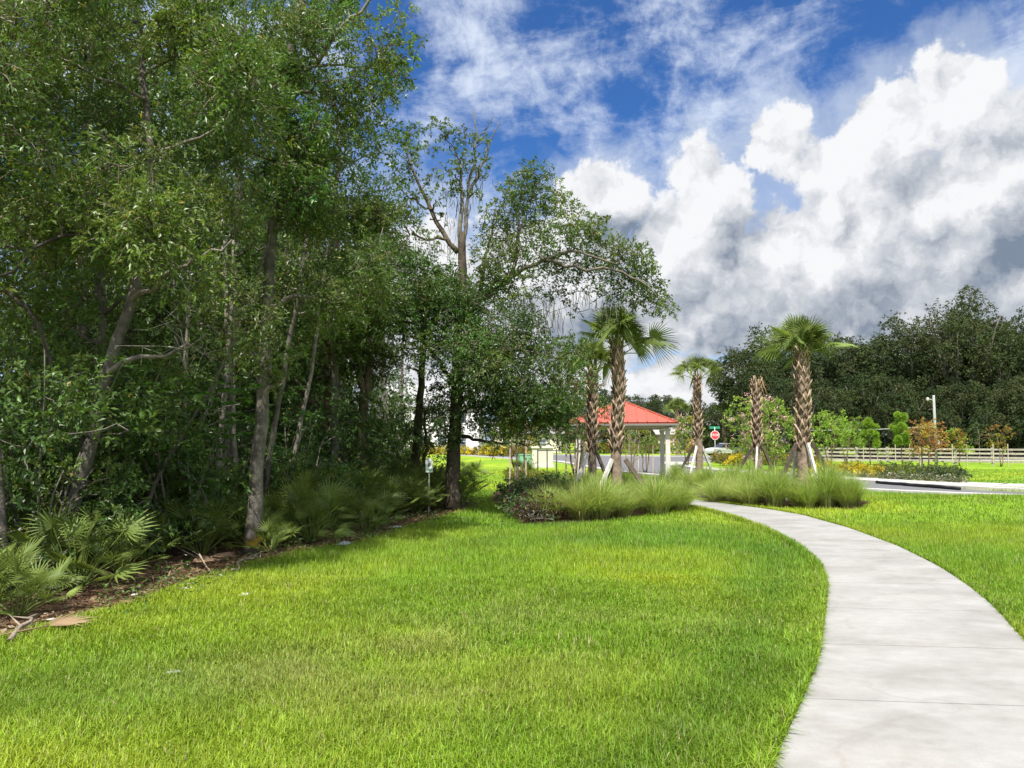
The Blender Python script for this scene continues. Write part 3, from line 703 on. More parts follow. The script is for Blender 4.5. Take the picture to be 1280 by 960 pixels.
for px, Y_, k in ((475, 30, 3), (440, 36, 0), (492, 44, 3), (462, 52, 0)):
    place_wood(k, (px - 640) / 949 * Y_, Y_, R.random() * 6, .8)
# thin bare stems seen inside the wood
for px, py, Y_, r, lean in ((268, 640, 12.8, .05, 8), (299, 640, 13.5, .06, -6), (285, 640, 14.5, .05, 4), (157, 690, 10.6, .028, 60), (222, 650, 12, .05, 5), (350, 640, 14, .045, 20), (380, 620, 18, .05, 4), (235, 640, 13, .04, -6), (470, 600, 24, .06, 3), (486, 600, 27, .06, -3), (497, 600, 25, .05, 3), (432, 600, 25, .07, -3)):
    g = Geo(); b = np.array([(px - 640) / 949 * Y_, Y_, 0]); q = at(px + lean, 560, Y_); q2 = at(px + lean * 2.2, 440, Y_); q3 = at(px + lean * 3, 300, Y_ + .2)
    g.tube(smoothline([b, q, q2, q3], 14, .012), np.linspace(r * 1.2, r * .5, 14), 7, BARK * R.uniform(.6, 1.0), wob=.05)
    t = thing('sapling', 'thin leaning sapling stem above the palmettos at lower left' if lean == 60 else 'bare thin stem rising among the palmettos in the wood', 'sapling', tuple(b), 0, 'thin stems in the wood')
    link('stem', g.mesh('stem', M_bark, b), t)

# ------------------------------------------------------------------ understory bushes
def bush(h, r, n, nl, ll, lw, cols, stems=5, up=.6, var=.3):
    t = Tree()
    for k in range(stems):
        a = k / stems * 6.28 + R.random(); t.limb([(0, 0, 0), (math.cos(a) * r * .3, math.sin(a) * r * .3, h * .45), (math.cos(a) * r * .6, math.sin(a) * r * .6, h * .85)], .02, .006, BARK * .8, n=6, k=5)
    for _ in range(n):
        a = R.random() * 6.28; rr = r * math.sqrt(R.random()); z = h * R.uniform(.15, 1) * (1 - .35 * (rr / r) ** 2); c = arr([math.cos(a) * rr, math.sin(a) * rr, z])
        t.join(c, BARK * .8, .012); k = R.uniform(.16, .3) * max(1, h / 1.6); clump(t.l, t.w, c, (k, k, k * .8), nl, ll, lw, cols[R.integers(0, len(cols))], up=up, twigs=False, var=var)
    return t
def whorls(t, pts, ll, lw, col, n=9):
    """rosettes of long glossy leaves at twig tips"""
    for p in pts:
        a = np.arange(n) / n * 6.28 + R.random(); A = np.stack([np.cos(a), np.sin(a), R.uniform(.0, .7, n)], 1)
        t.l.leaves(np.repeat(arr(p)[None], n, 0), A, ll * R.uniform(.7, 1.15, n), lw, arr(col) * R.uniform(.75, 1.3, (n, 1)), fold=.12, droop=.22)
BV = [bush(2.2, 1.1, 30, 150, .085, .035, [GRN, DGR, BGR]), bush(1.5, 1.0, 24, 150, .07, .03, [DGR, GRN, YGR]), bush(3.0, 1.4, 36, 170, .09, .038, [DGR, GRN, GRN])]
bp_ = {}
BL = ['leafy waist-high shrub in the woodland understory', 'low rounded shrub in the woodland understory', 'tall dense shrub in the woodland understory']
def put(store, geo, key, name, label, cat, group, loc, rz, sc, leafname='foliage', lm=None):
    if key not in store:
        t = geo.build(name, label, cat, np.zeros(3), group, leafname, lm); store[key] = t
        t.location = loc; t.rotation_euler = (0, 0, rz); t.scale = (sc,) * 3; return t
    return dup(store[key], loc, rz, sc, label)
n = 0
while n < 78:
    y = R.uniform(7, 30); x = float(edge(y)) - 1.6 - abs(R.normal(0, 1)) * 4
    px = 640 + 949 * x / y
    if px < -150: continue
    k = int(R.integers(0, 3)); put(bp_, BV[k], k, 'understory_shrub', BL[k], 'shrub', 'shrubs under the woodland trees', (x, y, 0), R.random() * 6.28, R.uniform(.8, 1.25)); n += 1
# bright glossy-leaved bush
t = Tree(); b = np.array([-4.55, 11.3, 0]); Y = 11.3
t.limb([b, b + [.1, 0, .8], at(205, 560, Y), at(212, 505, Y - .2)], .03, .012, BARK, n=10); t.limb([b, at(232, 580, Y - .2), at(248, 530, Y - .5), at(262, 500, Y - .7)], .025, .006, BARK * 1.3, n=10)
t.limb([at(248, 530, Y - .5), at(270, 515, Y - .8), at(300, 505, Y - 1.0)], .012, .004, BARK * 1.6, n=8)
pts = [at(*q, Y - .5 + R.normal() * .25) for q in ((225, 475), (237, 470), (270, 480), (283, 490), (266, 500), (290, 505), (300, 520), (248, 497), (215, 510), (200, 520), (182, 525), (170, 540), (195, 545), (210, 560), (225, 555), (240, 545), (160, 555), (175, 500), (205, 490), (180, 480), (190, 565), (230, 575), (150, 530), (245, 560), (140, 545), (165, 520))]
whorls(t, pts, .15, .042, BGR * 1.5)
whorls(t, [p + R.normal(size=3) * [.3, .3, .2] + [0, .3, -.05] for p in pts for _ in range(5)], .15, .045, BGR * 1.0)
for p in pts[:14]: t.join(p, BARK * 1.2, .01)
t.build('magnolia_shrub', 'bright glossy long-leaved shrub between leaning trunk and tall straight trunk', 'shrub', b, None, 'foliage')
# sunlit yellow-green bush behind the palmettos
for px, Y_, sc, lab in ((485, 22, 1.0, 'yellow green bush glowing behind the palmettos near the small white sign'), (452, 24, .8, 'pale green bush behind the forked reddish brown trunk')):
    bb = bush(2.0, 1.1, 26, 120, .10, .05, [YGR * 1.4, BGR * 1.2, YGR * 1.7])
    x = (px - 640) / 949 * Y_; t = bb.build('shrub', lab, 'shrub', np.zeros(3), None, 'foliage'); t.location = (x, Y_, 0); t.scale = (sc,) * 3

# ------------------------------------------------------------------ fan leaves
def fan(g, c, u, nseg, spread, rad, droop, col, pleat=.012, up=(0, 0, 1), split=.34):
    u = nrm(arr(u)); s = nrm(np.cross(u, up) + 1e-6); nn = np.cross(s, u)
    a = np.linspace(-spread / 2, spread / 2, nseg); da = spread / nseg
    d = np.cos(a)[:, None] * u + np.sin(a)[:, None] * s + nn * (.16 * np.abs(np.sin(a)))[:, None]
    d = nrm(d); q = nrm(np.cross(nn, d)); r = rad * (.70 + .30 * np.cos(a * .9)) * R.uniform(.9, 1.06, nseg)
    g0 = np.array([0, 0, -1.0])
    def pt(t): return c + d * (r * t)[:, None] + g0 * (droop * r * t ** 2.2)[:, None]
    w1 = (r * split * math.tan(da / 2) * .95)[:, None]; h = (rad * pleat * 2)
    B = pt(.04); M1 = pt(split); M2 = pt(.78); T = pt(1.0) + R.normal(size=(nseg, 3)) * rad * .025
    V = np.stack([B, M1 + q * w1 + nn * h, M1 - q * w1 - nn * h * .5, M2 + q * w1 * .55 + nn * h * .5, M2 - q * w1 * .55, T], 1).reshape(-1, 3)
    b = np.arange(nseg)[:, None] * 6
    F = np.concatenate([b + [0, 2, 1], b + [1, 2, 4], b + [1, 4, 3], b + [3, 4, 5]])
    cc = np.repeat(arr(col) * R.uniform(.85, 1.15, (nseg, 1)), 6, 0)
    g.add(V, F, cc)
PALM = arr([.150, .205, .055]); PALY = arr([.20, .23, .06])
def palmetto(seed, nf, R0, dead=0, yellow=0, col=arr([.130, .180, .040])):
    g = Geo(); gy = Geo(); gd = Geo()
    for k in range(nf):
        a = R.random() * 6.28; e = math.radians(R.uniform(15, 85)); u = arr([math.cos(a) * math.cos(e), math.sin(a) * math.cos(e), math.sin(e)])
        pl = R0 * R.uniform(.55, 1.0); p0 = arr([math.cos(a) * .05, math.sin(a) * .05, .05]); p1 = p0 + u * pl; pm = (p0 + p1) / 2 + [0, 0, pl * .06]
        c = col * R.uniform(.7, 1.35); tgt = gy if k < yellow else g
        if k < yellow: c = arr([.34, .24, .035])
        tgt.tube([p0, pm, p1], [.009, .007, .006], 4, c * 1.2, cap=False)
        h = u.copy(); h[2] *= .75; fan(tgt, p1, h + R.normal(size=3) * .2, 19, math.radians(R.uniform(190, 250)), R0 * R.uniform(.40, .58), R.uniform(.05, .3), c, up=(R.normal() * .35, R.normal() * .35, 1), split=.30)
    for k in range(dead):
        a = R.random() * 6.28; u = arr([math.cos(a), math.sin(a), .12]); p1 = u * R0 * .5 + [0, 0, .12]
        c = arr([.30, .19, .115]) * R.uniform(.7, 1.2); gd.tube([(0, 0, .08), p1 * .5 + [0, 0, .08], p1], [.008] * 3, 4, c, cap=False)
        fan(gd, p1, u - [0, 0, .5], 13, math.radians(100), R0 * .4, .45, c)
    return g, gy, gd
PV = [palmetto(0, 28, .62), palmetto(1, 34, .75, 1), palmetto(2, 24, .5), palmetto(3, 30, .8), palmetto(4, 24, .6, 2, 1)]
pstore = {}
def put_palmetto(k, loc, rz, sc, label=None):
    label = label or ['fan-leaved saw palmetto massed along the woodland edge', 'broad fan-leaved saw palmetto with a dead brown frond', 'small fan-leaved saw palmetto along the woodland edge', 'tall open fan-leaved saw palmetto in the woodland edge', 'fan-leaved saw palmetto with a yellow frond and brown dead fronds'][k]
    if k not in pstore:
        t = thing('saw_palmetto', label, 'palmetto', loc, rz, 'saw palmettos along the woodland edge', sc)
        link('fronds', PV[k][0].mesh('fronds', M_fan), t)
        if PV[k][1].n: tag(link('frond', PV[k][1].mesh('frond', M_fan), t), 'yellow frond')
        if PV[k][2].n: tag(link('dead_fronds', PV[k][2].mesh('dead_fronds', M_fan), t), 'dry brown fronds')
        pstore[k] = t; return t
    return dup(pstore[k], loc, rz, sc, label)
def pp(px, py, k, sc, label=None):
    b = gp(px, py); put_palmetto(k, tuple(b), R.random() * 6.28, sc, label)
pp(95, 740, 1, .95, 'largest arching palmetto at the foot of the leaning trunk')
pp(22, 775, 0, .75, 'palmetto in the lower left corner above the fallen branch')
pp(150, 722, 2, .9); pp(180, 704, 3, .75); pp(205, 690, 2, .9)
pp(338, 694, 4, .72, 'low palmetto with yellow and pink-brown dead fronds beside the tall straight trunk')
pp(390, 680, 1, .85); pp(372, 672, 0, .9); pp(430, 665, 1, .8); pp(460, 668, 2, .9); pp(440, 652, 0, 1.0); pp(475, 660, 0, .8); pp(500, 645, 3, .95); pp(520, 642, 0, 1.0); pp(545, 636, 0, .95); pp(480, 640, 1, 1.0)
pp(573, 636, 3, 1.0, 'dark shaded palmetto clustered round the big oak trunk'); pp(560, 632, 3, 1.0)
pp(265, 678, 4, .9, 'palmetto with an upright orange-yellow frond left of the tall straight trunk')
for yy in np.arange(7.2, 20, .62):
    for row in range(3):
        x = float(edge(yy)) - .98 - row * .95 - R.random() * .5; y = yy + R.normal() * .25
        if row == 0 and 8.5 < y < 10.6: continue
        put_palmetto(int(R.choice([0, 1, 2, 3, 0, 3])), (x, y, 0), R.random() * 6.28, R.uniform(.8, 1.25) * (1 + .12 * row))

# ------------------------------------------------------------------ cabbage palms with timber braces
TRK = arr([.25, .19, .145])
def palm_trunk(g, h, r, boots0, col=TRK):
    p = smoothline([(0, 0, -.05), (R.normal() * .02, R.normal() * .02, h * .35), (R.normal() * .03, R.normal() * .03, h * .7), (0, 0, h)], 40)
    z = np.linspace(0, 1, 40); rad = r * (1.12 - .25 * np.clip((z - .0) / max(boots0, .01), 0, 1)); rad = np.where(z > boots0, r * (.80 + .1 * np.sin(z * 9)), rad)
    rad *= 1 + .03 * np.sin(np.arange(40) * 2.1); g.tube(p, rad, 14, col * .8, wob=.04)
    n = int((h * (1 - boots0)) / .032); ga = 2.39996
    for i in range(n):
        zz = h * boots0 + (h * (1 - boots0)) * i / n; a = i * ga; o = arr([math.cos(a), math.sin(a), 0]); c0 = np.array([np.interp(zz, p[:, 2], p[:, 0]), np.interp(zz, p[:, 2], p[:, 1]), zz])
        rr = r * .80; tdir = arr([-math.sin(a), math.cos(a), 0]); ln = R.uniform(.20, .30); w = R.uniform(.06, .085) * r / .16
        # Y-shaped boot: flat base split into two prongs leaning outward
        c = col * R.uniform(.75, 1.7) * [1, R.uniform(.93, 1.0), R.uniform(.85, 1.0)]
        b0 = c0 + o * rr
        for sg in (-1, 1):
            q0 = b0 + tdir * sg * w * 1.05 - [0, 0, .02]; q1 = b0 + tdir * sg * w * .25 + [0, 0, ln * .55] + o * .035; q2 = b0 + tdir * sg * w * -.1 + [0, 0, ln * R.uniform(.8, 1.05)] + o * R.uniform(.05, .11)
            g.tube([q0, q1, q2], [.022, .024, .010], 4, c)
def palm_crown(g, gd, h, nf, pet, rad, emin, emax, droop, col=PALM):
    for k in range(nf):
        a = k * 2.39996 + R.normal() * .2; e = math.radians(emin + (emax - emin) * ((k + .5) / nf) ** .6 + R.normal() * 6)
        u = arr([math.cos(a) * math.cos(e), math.sin(a) * math.cos(e), math.sin(e)]); p0 = arr([math.cos(a) * .07, math.sin(a) * .07, h - .12])
        pl = pet * R.uniform(.8, 1.15); p1 = p0 + u * pl; pm = (p0 + p1) / 2 + [0, 0, pl * .05]; c = col * R.uniform(.75, 1.3)
        g.tube([p0, pm, p1], [.018, .012, .010], 4, PALY * 1.3, cap=False)
        hh = u.copy(); hh[2] -= .10; fan(g, p1, hh, 28, math.radians(R.uniform(150, 205)), rad * R.uniform(.85, 1.1), R.uniform(.4, 1.1) * droop, c, pleat=.015, up=(R.normal() * .7, R.normal() * .7, 1), split=.33)
def braces(b, r, zt, spec, name):
    """spec: (px, py) foot on photo -> direction and reach of each leaning timber"""
    for ang, reach, colr, lab in spec:
        o = arr([math.cos(ang), math.sin(ang), 0]); foot = b + o * reach; top = b + o * (r + .03) + [0, 0, zt]
        g = Geo(); g.beam(foot, top, .05, .10, colr)
        tag(link('palm_brace', g.mesh('palm_brace', M_wood, foot)), lab, 'brace', 'timber braces propping the palms').location = tuple(foot)
WHT = arr([.52, .50, .46]); BRN_SHADE = arr([.13, .10, .075])  # dark brace tone has the shade on their undersides painted in
palms = {}
def make_palm(key, px, Y_, h, r, boots0, label, nf, pet, rad, emin, emax, droop, extra=None, trunk_only=False):
    b = np.array([(px - 640) / 949 * Y_ * 1.003, Y_, 0]); b[2] = float(Hf(b[0], b[1]))
    t = thing('cabbage_palm', label, 'palm tree', tuple(b), R.random() * 6.28 if extra is None else 0, None if trunk_only else 'braced cabbage palms')
    g = Geo(); palm_trunk(g, h, r, boots0); link('trunk', g.mesh('trunk', M_bark), t)
    g = Geo()
    if trunk_only:
        for k in range(26):
            a = R.random() * 6.28; p0 = arr([math.cos(a) * .07, math.sin(a) * .07, h - R.uniform(.05, .3)]); o = arr([math.cos(a), math.sin(a), 0]); l = R.uniform(.25, .55)
            c = arr([.36, .25, .13]) * R.uniform(.7, 1.25)
            g.tube([p0, p0 + o * l * .25 + [0, 0, l * .5], p0 + o * l * .55 + [0, 0, l * R.uniform(-.5, .6)]], [.016, .012, .004], 4, c, cap=False)
        link('dead_crown', g.mesh('dead_crown', M_moss), t)
    else:
        palm_crown(g, None, h, nf, pet, rad, emin, emax, droop)
        if extra: extra(g, h)
        link('crown', g.mesh('crown', M_fan), t)
    palms[key] = t; return b
D2 = math.radians
def exA(g, h):       # the lone frond held out to the right, and a low one below it
    for e, pl, a, rd in ((27, .85, .05, .82), (10, .45, -.2, .4)):
        e = D2(e); u = arr([math.cos(a) * math.cos(e), math.sin(a) * math.cos(e), math.sin(e)]); p0 = arr([.05, 0, h - .32]); p1 = p0 + u * pl
        g.tube([p0, (p0 + p1) / 2 + [0, 0, .05], p1], [.016, .012, .01], 4, PALY, cap=False); fan(g, p1, u + [0, -.5, -.2], 26, D2(150), rd, .3, PALM * 1.1, up=(.2, -1, .3))
bA = make_palm('A', 771, 18.0, 3.95, .135, .34, 'front braced palm before the red roof with one lone frond held out right', 30, .52, .88, 28, 94, .7, exA)
bB = make_palm('B', 740, 21.5, 3.6, .13, .34, 'braced palm just left of the front palm and partly hidden by it', 26, .60, .84, 14, 92, .75)
bC = make_palm('C', 872, 29.0, 4.1, .14, .42, 'smaller braced palm with open crown right of the red-roofed pavilion', 20, .62, .72, 8, 88, .7)
bD = make_palm('D', 946, 24.5, 3.55, .14, .36, 'leafless dead palm with dry brown top between two green palms', 0, 0, 0, 0, 0, 0, trunk_only=True)
bE = make_palm('E', 1002, 19.5, 3.85, .175, .34, 'stoutest braced palm with full upright crown at right', 36, .52, .84, 14, 92, .55)
braces(bA, .16, 1.2, [(D2(-140), .95, WHT, 'pale flat brace leaning on the front of the front palm'), (D2(14), 1.1, BRN_SHADE, 'dark brace on the right of the front palm'), (D2(118), .9, BRN_SHADE, 'dark brace behind the front palm')], 'A')
braces(bB, .15, 1.3, [(D2(-142), .9, WHT * .8, 'grey brace on the left of the partly hidden palm'), (D2(40), .9, BRN_SHADE, 'dark brace at the right rear of the partly hidden palm')], 'B')
braces(bC, .15, 1.45, [(D2(-128), 1.0, WHT * 1.15, 'white front brace of the smaller palm right of the pavilion'), (D2(160), 1.0, BRN_SHADE * .4, 'shade-darkened brace beside the white one on the smaller palm'), (D2(35), 1.0, WHT * .8, 'pale rear right brace of the smaller palm right of the pavilion')], 'C')
braces(bD, .15, 1.45, [(D2(-118), .75, WHT * 1.1, 'white front brace of the leafless palm'), (D2(178), 1.1, BRN_SHADE * .5, 'dark left brace of the leafless palm'), (D2(20), .9, BRN_SHADE * .7, 'dark right brace of the leafless palm')], 'D')
braces(bE, .19, 1.5, [(D2(-84), .95, WHT * 1.1, 'white speckled front brace of the stoutest palm'), (D2(200), 1.05, BRN_SHADE * .6, 'dark left brace of the stoutest palm'), (D2(-14), .95, BRN_SHADE * .45, 'dark right brace of the stoutest palm'), (D2(100), .9, WHT, 'pale rear brace of the stoutest palm')], 'E')

# ------------------------------------------------------------------ ornamental grass clumps
def grassclump(n, h, sp, tip, dry):
    g = Geo(); a = R.random(n) * 6.28; r0 = .14 * np.sqrt(R.random(n)); o = np.stack([np.cos(a), np.sin(a), np.zeros(n)], 1)
    P = o * r0[:, None] + np.stack([R.normal(0, .05, n), R.normal(0, .05, n), np.zeros(n)], 1)
    hh = h * R.uniform(.55, 1.1, n); s = sp * np.abs(R.normal(.55, .35, n)); w = R.uniform(.004, .0085, n)
    side = np.stack([-np.sin(a + R.normal(0, .8, n)), np.cos(a), np.zeros(n)], 1); pts = []
    for t in (0, .3, .6, .85, 1.0):
        pts.append(P + o * (s * t ** 1.7)[:, None] + np.array([0, 0, 1.0]) * (hh * (1.25 * t - .45 * t ** 2.6 * (s / sp * 1.1)))[:, None])
    V = []
    for k, q in enumerate(pts[:-1]): V += [q - side * w[:, None] * (1 - .2 * k), q + side * w[:, None] * (1 - .2 * k)]
    V.append(pts[-1]); V = np.stack(V, 1).reshape(-1, 3); b = np.arange(n)[:, None] * 9; F = []
    for k in range(3): F += [b + [2 * k, 2 * k + 1, 2 * k + 3], b + [2 * k, 2 * k + 3, 2 * k + 2]]
    F.append(b + [6, 7, 8])
    base_ = arr(dry) * R.uniform(.7, 1.2, (n, 1)); tp = arr(tip) * R.uniform(.7, 1.35, (n, 1)); d = R.random(n) < .10; tp[d] = arr([.30, .23, .11])
    cc = np.stack([base_, base_] + [tp * .6 + base_ * .4] * 2 + [tp] * 5, 1).reshape(-1, 3)
    g.add(V, np.concatenate(F), cc); return g
CG = [grassclump(950, .95, 1.0, (.29, .39, .10), (.27, .26, .10)), grassclump(900, .82, 1.1, (.32, .41, .12), (.29, .27, .11)), grassclump(850, 1.05, .9, (.26, .37, .085), (.25, .25, .095))]
cst = {}
def put_clump(x, y, sc, k=None):
    sc *= R.uniform(.74, 1.0)
    k = int(R.integers(0, 3)) if k is None else k; loc = (x, y, float(Hf(x, y)) - .01)
    if k not in cst:
        t = thing('grass_clump', 'arching fine-leaved ornamental grass clump in the bed below the palms', 'ornamental grass', loc, R.random() * 6, 'ornamental grass clumps below the palms', sc)
        link('blades', CG[k].mesh('blades', M_grass), t); cst[k] = t
    else: dup(cst[k], loc, R.random() * 6.28, sc)
for x, y, sc in ((.75, 15.75, .85), (1.35, 15.9, .95), (1.95, 16.1, .9), (2.5, 16.6, .9), (3.05, 17.0, .9), (3.45, 17.7, .85), (3.75, 18.3, .8), (1.0, 16.7, .9), (1.7, 17.0, .95), (2.35, 17.5, .9), (2.95, 18.1, .95), (3.35, 18.9, .9), (1.3, 18.0, .9), (2.0, 18.8, .9), (2.7, 19.3, .95), (3.2, 20.2, .95), (1.6, 19.6, .9), (2.3, 20.6, .9), (2.9, 21.3, .9), (2.2, 22.3, .9), (2.5, 23.6, .85), (1.7, 23.2, .8),
                 (5.75, 19.7, .8), (6.0, 19.0, .9), (6.45, 18.6, .95), (6.95, 18.35, .95), (7.5, 18.2, 1.0), (7.9, 18.4, .9), (8.1, 18.9, .75), (6.2, 19.9, .95), (6.85, 19.6, 1.0), (7.6, 19.2, .9), (8.1, 19.6, .9), (5.85, 20.9, .9), (6.5, 20.8, 1.0), (7.2, 20.8, .95), (7.9, 20.9, .9), (5.7, 22.2, .85), (6.5, 22.0, .9), (7.3, 22.3, .9), (6.0, 23.5, .85), (6.9, 23.6, .9), (7.6, 23.5, .85), (6.3, 25, .85), (7.2, 25.2, .85), (6.6, 26.8, .8), (7.4, 27, .8), (5.9, 26.2, .8), (8.2, 18.2, .7), (8.3, 19.4, .8), (7.9, 17.9, .7), (7.0, 18.0, .75), (3.95, 17.6, .8), (4.05, 18.5, .85), (3.95, 19.5, .85), (5.35, 20.2, .7), (6.2, 28.3, .8), (7.0, 28.5, .8)):
    put_clump(x + R.normal() * .08, y + R.normal() * .08, sc)
# dark low groundcover and reddish shrubs left of the grasses
GB = [bush(.55, .5, 22, 90, .05, .03, [DGR, DGR * .8, GRN], 4), bush(.5, .5, 20, 80, .05, .03, [arr([.075, .04, .03]), DGR, arr([.06, .045, .025])], 4)]
gst = {}
for x, y, k in ((.35, 15.3, 1), (.1, 16.2, 0), (.6, 16.6, 1), (.0, 17.3, 1), (.45, 17.6, 0), (.9, 18.0, 0), (-.25, 18.6, 1), (.25, 18.9, 0), (.8, 19.2, 0), (-.4, 20, 0), (.2, 20.3, 0), (.8, 20.6, 0), (-.4, 21.5, 0), (.3, 21.8, 0), (1.0, 21.9, 0), (-.3, 23, 0), (.5, 23.3, 0), (1.2, 24, 0)):
    put(gst, GB[k], k, 'groundcover_shrub', ['low dark green groundcover shrub left of the grass clumps', 'low reddish brown groundcover shrub left of the grass clumps'][k], 'shrub', 'low shrubs left of the grass clumps', (x + (.5 if y > 16.9 else .1), y, 0), R.random() * 6.28, R.uniform(.85, 1.2))
YB = bush(.8, .6, 26, 90, .06, .03, [arr([.20, .16, .02]), arr([.16, .18, .02]), arr([.11, .16, .02])], 4); yst = {}
for x, y in ((.3, 25), (.6, 26), (1.1, 27), (.2, 27.5), (.7, 28.4), (1.8, 27.6), (.5, 24.2)):
    put(yst, YB, 0, 'golden_shrub', 'golden green low shrub behind the dark groundcover', 'shrub', 'golden shrubs behind the groundcover', (x, y, 0), R.random() * 6.28, R.uniform(.65, .9))
for x, y, lab in ((-1.6, 30.5, 'spiky yucca-like fan plant behind the big oak'), (.5, 33, 'spiky fan plant on the lawn right of the big oak')):
    put_palmetto(3, (x, y, 0), R.random() * 6, .95, lab)
# ------------------------------------------------------------------ red-roofed pavilion
PC = arr([4.47, 30.9, 0]); rot = D2(-7.6); cz, sz = math.cos(rot), math.sin(rot)
def PL_(x, y, z): return arr([x * cz - y * sz, x * sz + y * cz, z])
pav = thing('pavilion', 'open pavilion with red metal roof on pale posts behind the palms', 'pavilion', tuple(PC))
RED = arr([.36, .088, .058]); PST = arr([.52, .50, .46])
hw, hp, ze, zp = 2.06, 1.70, 2.36, 3.30
g = Geo(); cor = [PL_(sx * hw, sy * hw, ze) for sx, sy in ((-1, -1), (1, -1), (1, 1), (-1, 1))]; ap = arr([0, 0, zp])
for k in range(4):
    a, b_ = cor[k], cor[(k + 1) % 4]; g.add([a, b_, ap, a - [0, 0, .05], b_ - [0, 0, .05], ap - [0, 0, .05]], [[0, 1, 2], [5, 4, 3]], RED)
roof = link('roof', g.mesh('roof', M_paint), pav)
g = Geo()
for k in range(4):
    a, b_ = cor[k], cor[(k + 1) % 4]; nf_ = 11
    nrm_ = nrm(np.cross(b_ - a, ap - a))
    for i in range(1, nf_):
        f = i / nf_; q = a * (1 - f) + b_ * f; m_ = 1 - abs(2 * f - 1); top = q + (ap - (a + b_) / 2) * m_ * .985
        g.beam(q + nrm_ * .02, top + nrm_ * .02, .03, .045, RED * .95, up=nrm_)
    g.beam(a + [0, 0, .015], ap + [0, 0, .015], .10, .05, RED * 1.05, up=nrm_)
link('roof_seams', g.mesh('roof_seams', M_paint), roof)
g = Geo()
for k in range(4): g.beam(cor[k] - [0, 0, .09], cor[(k + 1) % 4] - [0, 0, .09], .06, .07, PST * .35)
link('fascia', g.mesh('fascia', M_paint), roof)
g = Geo()
for k in range(4):
    a = [PL_(sx * hp, sy * hp, ze - .12) for sx, sy in ((-1, -1), (1, -1), (1, 1), (-1, 1))]; g.beam(a[k], a[(k + 1) % 4], .12, .2, PST * .9)
link('ring_beam', g.mesh('ring_beam', M_paint), pav)
for sx, sy in ((-1, -1), (1, -1), (1, 1), (-1, 1)):
    g = Geo(); q = PL_(sx * hp, sy * hp, 0); g.box(q + [0, 0, (ze - .23) / 2], (.17, .17, ze - .23), PST, rz=rot); g.box(q + [0, 0, .08], (.24, .24, .16), PST * .9, rz=rot); g.box(q + [0, 0, ze - .28], (.215, .215, .1), PST, rz=rot)
    link('post', g.mesh('post', M_paint), pav)
g = Geo(); g.box((0, 0, .03), (2 * hw, 2 * hw, .07), (.5, .48, .45), rz=rot); link('floor_slab', g.mesh('floor_slab', M_conc), pav)
# slim black railing panels with plants seen under the roof
for x0, y0, x1, y1, lab in ((1.0, 29.6, 2.8, 29.3, 'thin dark rail fence left of the pavilion'),):
    f = thing('rail_fence', lab, 'fence', (x0, y0, 0))
    g = Geo()
    for z in (.28, 1.28): g.beam((0, 0, z), (x1 - x0, y1 - y0, z), .03, .03, (.05, .05, .05))
    link('rails', g.mesh('rails', M_paint), f)
    for k in range(6):
        g = Geo(); q = arr([(x1 - x0) * k / 5, (y1 - y0) * k / 5, 0]); g.box(q + [0, 0, .67], (.045, .045, 1.34), (.06, .055, .05)); link('post', g.mesh('post', M_paint), f)

# ------------------------------------------------------------------ text
def text_mesh(body, size, m, ext=.004):
    c = bpy.data.curves.new('lettering', 'FONT'); c.body = body; c.size = size; c.align_x = 'CENTER'; c.align_y = 'CENTER'; c.extrude = ext
    o = bpy.data.objects.new('lettering', c); COL.objects.link(o)
    bpy.context.view_layer.update()
    me = bpy.data.meshes.new_from_object(o.evaluated_get(bpy.context.evaluated_depsgraph_get()))
    bpy.data.objects.remove(o); bpy.data.curves.remove(c)
    a = me.attributes.new('tint', 'FLOAT_COLOR', 'POINT'); a.data.foreach_set('color', np.tile([.8, .8, .8, 1], len(me.vertices)).astype(np.float32))
    me.materials.clear(); me.materials.append(m); return me
# ------------------------------------------------------------------ stop sign with street name blade
Ys = 63.0; xs_ = (893 - 640) / 949 * Ys; st = thing('stop_sign', 'red octagonal stop sign with green street name blade on top', 'sign', (xs_, Ys, 0))
zc = at(892, 544, Ys)[2]; zt = at(892, 534.5, Ys)[2]
g = Geo(); g.tube([(0, 0, 0), (0, 0, zt + .05)], .035, 8, (.42, .43, .43)); link('post', g.mesh('post', M_paint), st)
g = Geo()
def octo(g, r, y0, y1, z, c):
    a = np.arange(8) / 8 * 6.28318 + math.pi / 8; V = []
    for y_ in (y0, y1): V += [[r * math.cos(q), y_, z + r * math.sin(q)] for q in a]
    F = [[0, i, i + 1] for i in range(1, 7)] + [[8, 8 + i + 1, 8 + i] for i in range(1, 7)]
    for i in range(8): j = (i + 1) % 8; F += [[i, 8 + i, 8 + j], [i, 8 + j, j]]
    g.add(V, F, c)
octo(g, .39, -.05, -.035, zc, (.75, .75, .75)); f = link('face', g.mesh('face', M_paint), st)
g = Geo(); octo(g, .355, -.056, -.0505, zc, (.55, .03, .045)); link('red_panel', g.mesh('red_panel', M_paint), f)
lt = link('lettering', text_mesh('STOP', .285, M_paint), f); lt.location = (0, -.062, zc); lt.rotation_euler = (math.pi / 2, 0, 0)
g = Geo(); g.box((-.0, -.0, zt), (.85, .03, .2), (.02, .22, .12)); link('street_name_blade', g.mesh('street_name_blade', M_paint), st)

